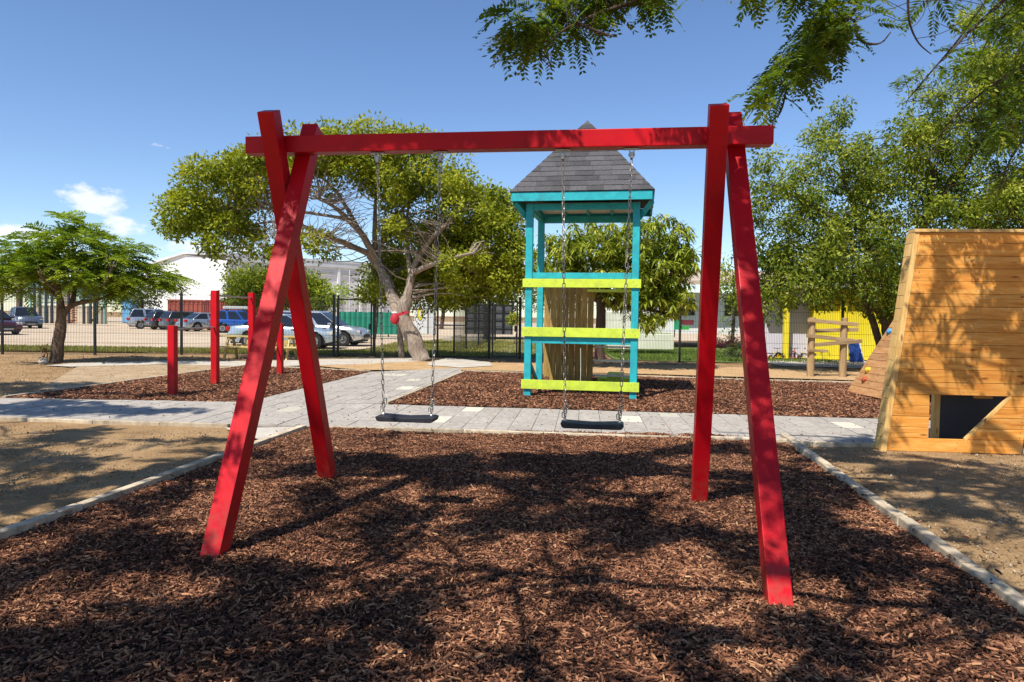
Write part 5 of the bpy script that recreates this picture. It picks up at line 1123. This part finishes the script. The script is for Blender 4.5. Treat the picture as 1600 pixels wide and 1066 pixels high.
# 4 big tree at the right
rs = np.random.default_rng(24); t4 = tree_thing('bushy_tree', 'huge bushy olive green tree filling the right side behind the plank wall'); Y4 = 20.5
m = MB(); limb(m, [A(1402, 575, Y4), A(1396, 545, Y4), A(1390, 515, Y4), A(1400, 480, Y4)], .30, .2, 12, .3); limb(m, [A(1385, 572, Y4+.4), A(1370, 520, Y4+.3), A(1355, 480, Y4+.2), A(1350, 440, Y4)], .12, .07, 9); limbs = []
for pl, r0 in (([A(1393, 525, Y4), A(1370, 480, Y4), A(1330, 440, Y4), A(1270, 400, Y4)], .13), ([A(1400, 485, Y4), A(1420, 430, Y4), A(1440, 360, Y4), A(1460, 280, Y4)], .17), ([A(1398, 490, Y4), A(1380, 430, Y4), A(1350, 360, Y4), A(1320, 290, Y4), A(1310, 220, Y4)], .14),
               ([A(1410, 460, Y4), A(1460, 420, Y4), A(1530, 370, Y4), A(1590, 330, Y4)], .14), ([A(1330, 440, Y4), A(1270, 440, Y4), A(1210, 450, Y4)], .06), ([A(1350, 360, Y4), A(1280, 330, Y4), A(1210, 290, Y4)], .07), ([A(1440, 360, Y4), A(1500, 270, Y4), A(1560, 180, Y4)], .1), ([A(1530, 370, Y4), A(1620, 300, Y4), A(1700, 250, Y4)], .09)):
    limbs += limb(m, pl, r0, .03, 8)
BR = [(1200, 270, 34, 26), (1222, 322, 50, 38), (1200, 380, 34, 32), (1250, 390, 58, 44), (1300, 330, 62, 50), (1290, 250, 40, 30), (1310, 200, 34, 30), (1350, 260, 52, 44), (1340, 390, 66, 50), (1400, 320, 60, 52), (1400, 230, 50, 34), (1465, 260, 60, 50), (1450, 180, 46, 30), (1530, 200, 60, 50), (1550, 130, 50, 36), (1600, 190, 60, 60), (1540, 290, 66, 50), (1480, 350, 60, 44), (1610, 300, 60, 60), (1570, 370, 60, 40),
      (1420, 410, 62, 44), (1340, 450, 60, 34), (1260, 445, 56, 34), (1215, 440, 32, 34), (1400, 470, 50, 26), (1500, 430, 60, 40), (1620, 420, 60, 60), (1680, 300, 60, 90), (1740, 380, 60, 100), (1205, 480, 26, 20), (1570, 60, 56, 44), (1620, 10, 50, 50), (1500, 120, 34, 30), (1540, 30, 30, 24), (1640, 110, 60, 60), (1700, 190, 60, 60)]
C = ell_centres(rs, BR, 17, Y4, 1.9, .35); connect(m, rs, limbs, C[::4], .028, .006, 4, 4, .05, .1); m.build('trunk', BARK_D, t4, smooth=True)
Q, TT = leaf_cloud(rs, C, rs.uniform(.24, .55, len(C)), 135, .128, .050, .55, .85, .49); foliage('crown', Q, TT, L_RGT, t4)

def bush_tree(name, label, blobs, Y, dY, dens, per, L, W, mat, seed, base=None, tr=.12, cat='tree', tone=.5, bark=BARK_D, group=None, rad=(.4, .8), droop=.2):
    rs = np.random.default_rng(seed); t = tree_thing(name, label, cat, group); C = ell_centres(rs, blobs, dens, Y, dY, .3); m = MB(); cx = blobs[0][0] if base is None else base
    b = A(cx, 520, Y); b.z = 0; top = A(cx+4, blobs[0][1], Y); l = limb(m, [b, b.lerp(top, .5)+Vector((.1, 0, 0)), top], tr, tr*.4, 8); connect(m, rs, l, C[::4], tr*.3, .012, 4, 4, .05); m.build('trunk' if tr > .06 else 'stem', bark, t, smooth=True)
    Q, TT = leaf_cloud(rs, C, rs.uniform(rad[0], rad[1], len(C)), per, L, W, droop, .8, tone); foliage('crown' if tr > .06 else 'foliage', Q, TT, mat, t); return t
bush_tree('round_bush', 'dense rounded green bush in front of the white warehouse', [(430, 452, 72, 30), (400, 445, 45, 26), (470, 448, 40, 24), (500, 468, 18, 22), (380, 462, 26, 16)], 58, 3.0, 9, 90, .26, .11, L_MID, 31, 440, .25, 'bush', .35, rad=(.6, 1.1))
bush_tree('dark_bush', 'dark drooping bush at the right of the ball court', [(218, 470, 26, 26), (205, 445, 28, 18), (235, 455, 22, 20)], 67, 2.5, 2.0, 80, .3, .12, L_DRK, 32, 218, .15, 'bush', .5, rad=(.6, 1.1))
bush_tree('light_green_tree', 'small light green tree over the green screened fence', [(560, 455, 42, 16), (585, 440, 24, 20), (525, 465, 18, 9)], 43, 1.6, 5, 70, .24, .07, L_FRD, 33, 585, .12, tone=.6, rad=(.4, .8))
bush_tree('shade_tree', 'dark green tree behind the grey netted enclosure', [(745, 455, 42, 24), (790, 470, 30, 18), (710, 470, 26, 16), (800, 440, 26, 22)], 49, 2.4, 3, 90, .28, .11, L_DRK, 34, 760, .2, tone=.5, rad=(.6, 1.1))
bush_tree('eaves_tree', 'leafy green tree between the two right red legs near the pale eaves', [(1145, 430, 26, 30), (1140, 480, 26, 36), (1160, 455, 22, 30), (1125, 450, 16, 16)], 27, 1.2, 9, 70, .16, .06, L_RGT, 35, 1142, .09, tone=.5, rad=(.35, .6))
bush_tree('hedge_tree', 'dark hedge like tree behind the yellow building', [(1250, 420, 60, 40), (1340, 420, 70, 44), (1440, 420, 70, 50), (1540, 420, 80, 50), (1650, 420, 90, 60)], 34, 2.0, 4, 90, .24, .10, L_DRK, 36, 1400, .2, tone=.4, rad=(.6, 1.1))
bush_tree('background_tree', 'broad dark tree mass at the far left behind the ball court', [(10, 425, 50, 26), (-40, 440, 60, 30), (70, 415, 40, 22), (130, 450, 60, 20), (180, 430, 40, 22)], 92, 3, 1.2, 90, .42, .18, L_DRK, 37, 30, .3, tone=.55, rad=(1.0, 1.8))
bush_tree('background_tree', 'low scrub tree behind the far row of cars beside the warehouse', [(235, 470, 30, 16), (205, 478, 20, 14)], 88, 2.5, 1.6, 80, .38, .16, L_MID, 38, 235, .2, tone=.3, rad=(.9, 1.5))
bush_tree('background_tree', 'pale olive tree far behind the gate, right of the warehouse', [(650, 440, 40, 30), (700, 430, 40, 30), (820, 450, 50, 30), (880, 455, 50, 30)], 75, 3, 1.6, 90, .36, .15, L_RGT, 39, 690, .25, tone=.5, rad=(.9, 1.6))
bush_tree('potted_sapling', 'small lime green sapling behind the right gate', [(803, 498, 9, 14)], 37, .3, 60, 60, .16, .07, L_MNG, 40, 803, .03, 'plant', .8, rad=(.12, .25))
bush_tree('maroon_shrub', 'dark maroon leafed shrub on the lawn between the right red legs', [(1130, 533, 14, 8), (1142, 530, 10, 7)], 27, .5, 60, 60, .10, .05, leafmat('maroon_leaf', [(.05, .01, .015), (.12, .02, .03), (.2, .05, .05)]), 41, 1130, .02, 'shrub', .5, rad=(.12, .25))
bush_tree('low_shrub', 'small grey green shrub beside the maroon shrub near the fence', [(1150, 545, 12, 9), (1140, 552, 8, 6)], 25.2, .4, 60, 50, .10, .04, L_DRK, 42, 1150, .02, 'shrub', .6, rad=(.12, .22))
# palms, far left
for i, (px, py, lab) in enumerate(((28, 438, 'palm at the far left above the blue grey pickup'), (62, 425, 'taller palm right of the other palm at the far left'))):
    rs = np.random.default_rng(50+i); t = tree_thing('palm_tree', lab, 'palm', 'palms behind the ball court'); m = MB(); b = A(px, 500, 80); b.z = 0; tp = A(px, py, 80); m.tube([b, b.lerp(tp, .5), tp], [.22, .17, .14], 8); m.build('trunk', BARK_G, t, smooth=True)
    n = 26; a = rs.uniform(0, 6.28, n); D = unit(np.stack([np.cos(a), np.sin(a), rs.uniform(-.1, 1.0, n)], 1)); Q, TT = fronds(rs, np.tile(np.array(tp), (n, 1)), D, rs.uniform(1.8, 2.6, n), rs.uniform(.3, .8, n), 14, .26, .035, .6); foliage('crown', Q, TT, L_MID, t)
# dry plant and stone by the left tree
bush_tree('dry_plant', 'small dried reddish plant at the foot of the feathery tree', [(68, 548, 6, 9), (70, 560, 6, 6)], 20.0, .2, 90, 30, .07, .03, leafmat('dry_leaf', [(.08, .03, .02), (.2, .09, .05), (.3, .16, .08)]), 43, 68, .015, 'plant', .5, rad=(.08, .14))
m = MB(); m.lathe([(.10, 0), (.13, .06), (.10, .14), (.04, .17)], 'z', 9); o = m.build('rock', LIGHTCON, None, smooth=True); o.location = G(68, 569); tag(o, 'small pale rock at the foot of the feathery tree', 'rock')

# ------------------------------------------------------------------ overhanging feathery trees that shade the foreground
def shade_points(rs, ells, dens, marg=10):
    out = []
    for (cx, cy, rx_, ry_, *k) in ells:
        kk = k[0] if k else 1.0; c = G(cx, cy); w = (G(cx+rx_, cy)-G(cx-rx_, cy)).length*(0.8); h = (G(cx, max(cy-ry_, 560))-G(cx, cy+ry_)).length; n = max(1, int(dens*kk*w*h*.785+.5))
        for _ in range(n):
            for _try in range(30):
                a, r_ = rs.uniform(0, 6.283), math.sqrt(rs.uniform(0, 1)); g = G(cx+rx_*r_*math.cos(a), max(556, cy+ry_*r_*math.sin(a)))
                z = max(3.3, 1.95 + .40*g.y) + rs.uniform(0, 1.9)
                p = g + S*(z/S.z); q_ = to_px(p)
                if q_ is None or q_[1] < -95 or q_[0] < -110 or q_[0] > 1710: out.append(tuple(p)); break
    return np.array(out)
rs = np.random.default_rng(60)
WALLSH = [(1475, 395, 36, 26, 7), (1545, 395, 44, 22, 7), (1468, 460, 14, 40, 4), (1560, 430, 34, 16, 4), (1500, 450, 16, 14, 2), (1540, 530, 34, 40, 8), (1582, 480, 22, 40, 6), (1490, 590, 14, 16, 3), (1520, 600, 10, 12, 2), (1590, 600, 16, 60, 5), (1530, 690, 40, 10, 2)]
ELL_R = [(620, 722, 330, 22), (500, 760, 80, 18, .5), (760, 745, 110, 40), (900, 790, 110, 55), (1010, 735, 130, 20), (700, 835, 100, 45), (560, 800, 90, 30), (450, 900, 170, 40, .9), (620, 950, 110, 60), (960, 890, 80, 60), (1110, 860, 60, 60), (1150, 745, 70, 22), (1290, 790, 80, 50), (1340, 860, 80, 50), (1060, 1000, 90, 50, .8),
         (1260, 1010, 130, 50), (1430, 960, 90, 50, .8), (1500, 890, 120, 40, .8), (1400, 760, 130, 40, .8), (1380, 725, 120, 14, .7), (1540, 800, 90, 50, .8), (250, 1010, 260, 60, 1.1), (480, 1030, 120, 40), (820, 1020, 80, 50, .6), (1000, 810, 60, 30, .6), (660, 690, 60, 8, .3), (1560, 740, 60, 20, .6), (780, 900, 40, 60, .5), (860, 700, 60, 10, .5),
         (600, 1150, 400, 70), (1200, 1150, 300, 70)]
ELL_L = [(80, 678, 90, 8), (60, 700, 80, 8), (200, 738, 150, 14), (80, 722, 100, 10), (90, 770, 120, 20), (40, 820, 70, 16), (80, 640, 90, 10, 1.2), (190, 645, 90, 7, 1.0), (285, 644, 40, 5, .7), (60, 606, 90, 10, .8), (250, 775, 60, 20, .6), (130, 900, 150, 40), (90, 990, 150, 50), (300, 690, 80, 5, .5), (240, 618, 60, 5, .4), (200, 850, 100, 30, .7), (330, 720, 60, 14, .7), (10, 1100, 200, 60)]
LITG = [(590, 772, 60, 9), (740, 778, 50, 11), (470, 862, 80, 20), (600, 885, 60, 22), (830, 880, 70, 50), (790, 965, 60, 50), (950, 1020, 80, 28), (1120, 950, 60, 36), (1300, 940, 70, 28), (1060, 870, 50, 22), (1080, 722, 60, 10), (700, 702, 250, 12), (900, 690, 300, 10), (1000, 762, 50, 12), (250, 925, 90, 22), (80, 965, 60, 26),
        (1350, 745, 40, 5), (1450, 772, 50, 6), (1540, 760, 40, 5), (1400, 800, 50, 7), (1500, 822, 50, 8), (1580, 850, 40, 9), (1470, 880, 60, 9), (1560, 905, 50, 10), (1320, 726, 50, 5), (1440, 940, 40, 12), (1200, 700, 40, 8), (1180, 800, 40, 14), (660, 830, 40, 10), (520, 930, 60, 16), (150, 700, 90, 5), (250, 712, 60, 5), (180, 772, 60, 6), (1000, 930, 50, 24), (1180, 1030, 50, 20)]
def sun_gaps(rs, O, D, Ln, prob=.95):
    k = _gaps(O + D*(Ln*.15)[:, None]) & _gaps(O + D*(Ln*.55)[:, None]) & _gaps(O + D*(Ln*.95)[:, None] - np.array([0, 0, .25])*Ln[:, None])
    return k | (rs.random(len(O)) > prob)
def _gaps(P):
    """True where a frond stays: the crown is open where the sun comes through"""
    keep = np.ones(len(P), bool); s_ = np.array(S); lits = ((575, 662), (712, 780), (900, 990), (1000, 1105), (1135, 1165))
    n0 = np.array((math.sin(-TH)*-1*-1, 0, 0))
    nb = np.array(-av); ob = np.array(U(0, -.067, 2.74))
    for i, p in enumerate(P):
        tg = p[2]/s_[2]; g = p - s_*tg; q = to_px(g)
        hit = False
        if q is not None:
            for cx, cy, rx_, ry_ in LITG:
                if ((q[0]-cx)/rx_)**2 + ((q[1]-cy)/ry_)**2 < 1: hit = True; break
        if not hit:
            t = (p-ob).dot(nb)/s_.dot(nb); b = p - s_*t; q = to_px(b)
            if t > 0 and q is not None and 2.50 < b[2] < 3.0 and any(a_ < q[0] < c_ for a_, c_ in lits): hit = True
        if not hit and p[1] < 8.2:
            t = (p[1]-8.27)/s_[1]; w = p - s_*t; q = to_px(w)
            if q is not None and t > 0 and 1360 < q[0] < 1640 and 350 < q[1] < 700 and w[2] > 0:
                if not any(((q[0]-cx)/(rx_*1.05))**2 + ((q[1]-cy)/(ry_*1.05))**2 < 1 for cx, cy, rx_, ry_, n_ in WALLSH): hit = True
        if hit: keep[i] = False
    return keep
def overhead_tree(name, label, base, forks, C, vis, twigs, seed, dens_b=15, Lf=.30, small=np.zeros((0, 3))):
    rs = np.random.default_rng(seed); t = tree_thing(name, label); m = MB(); limb(m, [base, base+Vector((.05, .05, 1.4)), forks[0][0]], .24, .17, 14, .3); limbs = []
    for pl in forks: limbs += limb(m, pl, .085, .022, 8, .2)
    if len(C): connect(m, rs, limbs, C[::2], .034, .008, 5, 6, .03, .12)
    if len(small): connect(m, rs, limbs, small, .010, .003, 4, 5, .04, .06)
    tl = []
    for pl in twigs: tl += limb(m, pl, .016, .004, 6, .3)
    if len(vis): connect(m, rs, tl + limbs, vis, .008, .0025, 4, 5, -.04, .10)
    m.build('trunk', BARK_D, t, smooth=True)
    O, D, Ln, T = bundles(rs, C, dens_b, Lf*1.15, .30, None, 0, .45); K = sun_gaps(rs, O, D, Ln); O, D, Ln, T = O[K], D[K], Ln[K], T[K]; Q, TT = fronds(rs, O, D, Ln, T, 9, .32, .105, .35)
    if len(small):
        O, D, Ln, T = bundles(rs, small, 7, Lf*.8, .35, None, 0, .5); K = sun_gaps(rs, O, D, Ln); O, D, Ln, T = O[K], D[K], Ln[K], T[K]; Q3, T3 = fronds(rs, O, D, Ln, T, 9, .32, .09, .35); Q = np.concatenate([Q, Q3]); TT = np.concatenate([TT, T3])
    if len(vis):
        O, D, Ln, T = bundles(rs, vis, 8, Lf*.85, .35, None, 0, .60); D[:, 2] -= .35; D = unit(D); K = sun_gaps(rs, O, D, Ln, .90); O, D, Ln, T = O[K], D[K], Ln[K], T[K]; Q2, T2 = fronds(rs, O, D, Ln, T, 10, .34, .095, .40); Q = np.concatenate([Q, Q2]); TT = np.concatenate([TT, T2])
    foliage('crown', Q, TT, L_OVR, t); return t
CR = shade_points(rs, ELL_R, 8.6); CL = shade_points(rs, ELL_L, 12.0)
# fronds whose shade falls on the beam, the legs and the plank wall
extra = []
for u in np.concatenate([rs.uniform(-2.0, 1.75, 6)]):
    if -0.55 < u < -0.2 or 0.35 < u < 0.75 or -1.0 < u < -.8: continue
    p = U(u, 0, 2.74); extra.append(tuple(p + S*(rs.uniform(1.35, 2.4)/S.z)))
for _ in range(6):
    p = Vector((4.3 + rs.uniform(.55, 1.8), 8.25, rs.uniform(.9, 2.5))); dz = rs.uniform(1.6, 2.9); q_ = p + S*(dz/S.z)
    a_ = to_px(q_)
    if a_ and (a_[1] < -60 or (a_[0] > 1380 and a_[1] < 260)): extra.append(tuple(q_))
CR = np.concatenate([CR, np.array([e for e in extra if to_px(e) and (to_px(e)[1] < -60 or to_px(e)[0] > 1380)])])
VIS = [(1100, 6, 46, 8, 6.0), (1245, 4, 44, 12, 6.1), (965, 6, 50, 12, 5.8), (1060, 4, 40, 8, 6.0), (815, 70, 22, 26, 5.4), (850, 75, 40, 18, 5.5), (900, 60, 45, 22, 5.6), (870, 30, 40, 22, 5.6), (935, 25, 45, 22, 5.8), (1010, 12, 46, 16, 6.0), (1180, 2, 60, 8, 6.0), (1340, 30, 50, 34, 6.3), (1300, 75, 40, 28, 6.2), (1252, 112, 32, 20, 6.1), (1228, 142, 26, 20, 6.0), (1213, 165, 14, 14, 5.9), (1202, 184, 12, 6, 5.8), (1322, 66, 22, 20, 6.2),
       (1400, 14, 50, 16, 6.5), (1480, 20, 50, 20, 6.8), (1570, 20, 44, 24, 6.8), (1450, 125, 30, 10, 7.0), (1550, 95, 40, 20, 7.0), (1490, 165, 30, 12, 7.0), (1420, 132, 14, 8, 7.0), (1590, 190, 20, 24, 7.2), (1560, 290, 14, 14, 7.2)]
cv = []
for cx, cy, rx_, ry_, yy in VIS:
    for _ in range(max(2, int(rx_*ry_/(95 if cx < 1400 else 300)))):
        a, r_ = rs.uniform(0, 6.283), math.sqrt(rs.uniform(0, 1))*.9; cv.append(tuple(A(cx+rx_*r_*math.cos(a), cy-(34 if cx < 1100 else 30 if cx < 1380 else 12)+ry_*r_*math.sin(a), yy+rs.uniform(-.3, .3))))
shc = []
WALLSH = [(1475, 395, 36, 26, 6), (1540, 385, 40, 16, 5), (1468, 460, 14, 40, 4), (1560, 430, 34, 16, 4), (1500, 450, 16, 14, 2), (1540, 530, 34, 40, 8), (1582, 480, 22, 40, 6), (1490, 590, 14, 16, 3), (1520, 600, 10, 12, 2), (1590, 600, 16, 60, 5), (1530, 690, 40, 10, 2)]
for cx, cy, rx_, ry_, n_ in WALLSH:
    for _ in range(n_):
        a, r_ = rs.uniform(0, 6.283), math.sqrt(rs.uniform(0, 1)); w_ = A(cx+rx_*r_*math.cos(a), cy+ry_*r_*math.sin(a), 8.28)
        for dz in rs.uniform(1.1, 3.6, 30):
            q_ = w_ + S*(dz/S.z); b_ = to_px(q_)
            if b_ and (b_[1] < -80 or (b_[0] > 1430 and b_[1] < 215)): (cv if b_[1] > -80 else shc).append(tuple(q_)); break

for u in list(rs.uniform(-1.95, -.95, 9)) + list(rs.uniform(-.2, .3, 6)) + list(rs.uniform(.55, 1.75, 8)):
    q_ = U(u, 0, 2.74) + S*(rs.uniform(1.3, 2.2)/S.z)
    if to_px(q_)[1] < -70: shc.append(tuple(q_))
for (b_, t_), n_ in ((((-1.82, 4.34, 0), (-1.564, 5.598, 2.9)), 9), (((1.435, 3.775, 0), (1.545, 5.172, 2.9)), 10), (((-1.65, 6.43, 0), (-1.762, 5.175, 2.9)), 5), (((1.585, 5.89, 0), (1.332, 4.747, 2.9)), 7)):
    for _ in range(n_):
        w_ = Vector(b_).lerp(Vector(t_), rs.uniform(.02, 1)) + Vector((rs.normal(0, .06), 0, 0))
        for dz in rs.uniform(1.2, 4.5, 20):
            q_ = w_ + S*(dz/S.z); a_ = to_px(q_)
            if a_ is None or a_[1] < -80: shc.append(tuple(q_)); break
cv = np.array(cv)
TW = [[A(1180, -90, 5.4), A(1060, -20, 5.6), A(960, 10, 5.6), A(890, 40, 5.5), A(850, 70, 5.4), A(862, 108, 5.4)], [A(900, 35, 5.5), A(935, 50, 5.5), A(960, 58, 5.5)], [A(960, 10, 5.6), A(1020, 5, 5.9)],
      [A(1390, -80, 6.3), A(1350, 0, 6.2), A(1310, 50, 6.2), A(1285, 95, 6.1), A(1262, 128, 6.0)], [A(1310, 50, 6.2), A(1270, 90, 6.1), A(1230, 130, 6.0), A(1222, 175, 5.9), A(1205, 190, 5.8)],
      [A(1335, 30, 6.2), A(1340, 65, 6.2), A(1375, 72, 6.2), A(1392, 50, 6.2)], [A(1420, -40, 6.4), A(1418, 30, 6.5), A(1432, 66, 6.6), A(1455, 85, 6.7)],
      [A(1600, -60, 6.8), A(1540, 0, 6.8), A(1500, 60, 7.0), A(1440, 130, 7.0), A(1415, 160, 7.0)], [A(1700, 40, 7.0), A(1620, 90, 7.0), A(1540, 140, 7.0), A(1480, 190, 7.1), A(1450, 250, 7.1)],
      [A(1720, 120, 7.2), A(1640, 170, 7.2), A(1580, 240, 7.2), A(1560, 300, 7.2)], [A(1640, -40, 6.8), A(1560, 30, 6.8), A(1530, 90, 7)]]
f0 = Vector((6.3, 1.2, 2.6))
FK = [[f0, Vector((5.2, 2.2, 4.0)), Vector((3.4, 3.2, 5.0)), Vector((1.2, 3.8, 5.6)), Vector((-1.2, 3.4, 5.9))], [f0, Vector((5.8, 3.0, 4.0)), Vector((5.0, 4.6, 5.0)), Vector((3.0, 5.6, 5.6)), Vector((0.5, 5.9, 5.9))],
      [f0, Vector((6.6, 3.2, 4.0)), Vector((6.0, 5.4, 4.9)), Vector((5.2, 6.6, 5.2))], [f0, Vector((4.8, .8, 4.2)), Vector((2.4, .6, 4.8)), Vector((-.4, .8, 5.2)), Vector((-2.8, 1.2, 5.4))], [f0, Vector((7.2, 2.5, 4.2)), Vector((7.6, 5.0, 5.0))], [f0, Vector((4.6, -.6, 4.2)), Vector((2.0, -1.6, 4.6))]]
TW[0].insert(0, Vector((1.6, 4.2, 5.0))); TW[3].insert(0, Vector((3.6, 5.3, 5.1))); TW[6].insert(0, Vector((4.2, 5.8, 5.1))); TW[7].insert(0, Vector((5.6, 6.4, 5.2)))
overhead_tree('overhanging_tree', 'feathery leaved tree whose boughs hang into the top right of the view', Vector((6.3, 1.0, 0)), FK, CR, cv, TW, 61, small=np.array(shc))
f1_ = Vector((-8.6, 2.2, 2.6))
FK2 = [[f1_, Vector((-8.4, 4.0, 4.4)), Vector((-9, 6.4, 5.6)), Vector((-10, 8.6, 6.2))], [f1_, Vector((-7.4, 2.6, 4.2)), Vector((-5.8, 3.2, 4.8)), Vector((-4.4, 3.4, 5.2))], [f1_, Vector((-7.8, 1.0, 4.0)), Vector((-6, 0, 4.6)), Vector((-4.4, -.6, 4.8))], [f1_, Vector((-9.4, 3, 4.4)), Vector((-10.6, 5, 5.4))]]
overhead_tree('overhanging_tree', 'feathery leaved tree just outside the left edge, shading the dirt and path', Vector((-8.7, 2.0, 0)), FK2, CL, np.zeros((0, 3)), [], 62)

# ------------------------------------------------------------------ grass blades beyond the fence
rs = np.random.default_rng(70)
def grass(name, x0, x1, y0, y1, n, h, mat, label):
    P = np.stack([rs.uniform(x0, x1, n), rs.uniform(y0, y1, n), np.full(n, .015)], 1); D = unit(np.stack([rs.normal(0, .4, n), rs.normal(0, .4, n), np.ones(n)], 1)); N = unit(rs.normal(0, 1, (n, 3))*np.array([1, 1, .1]))
    Q = leaf_quads(P, D, N, h*rs.uniform(.5, 1.3, n), .022*np.ones(n)); o = quads_mesh(name, Q, mat, None, rs.uniform(.2, 1, n)); tag(o, label, 'grass', kind='stuff')
DRYG = leafmat('dry_grass_blade', [(.12, .14, .03), (.22, .22, .05), (.36, .32, .12)], .3)
grass('grass', -24, -5.6, 25.2, 28.4, 26000, .10, DRYG, 'strip of short dry grass along the far side of the black fence')
grass('grass', -6, 1.4, 25.6, 40, 26000, .10, DRYG, 'yellow green grass lawn beyond the gates')
grass('grass', 3.8, 11.5, 25.0, 34, 16000, .10, leafmat('lawn_blade', [(.05, .09, .02), (.12, .18, .03), (.2, .26, .06)], .3), 'green lawn between the right red legs beyond the fence')
print('tris', sum(len(o.data.loop_triangles) if False else sum(max(0, len(p.vertices)-2) for p in []) for o in []))
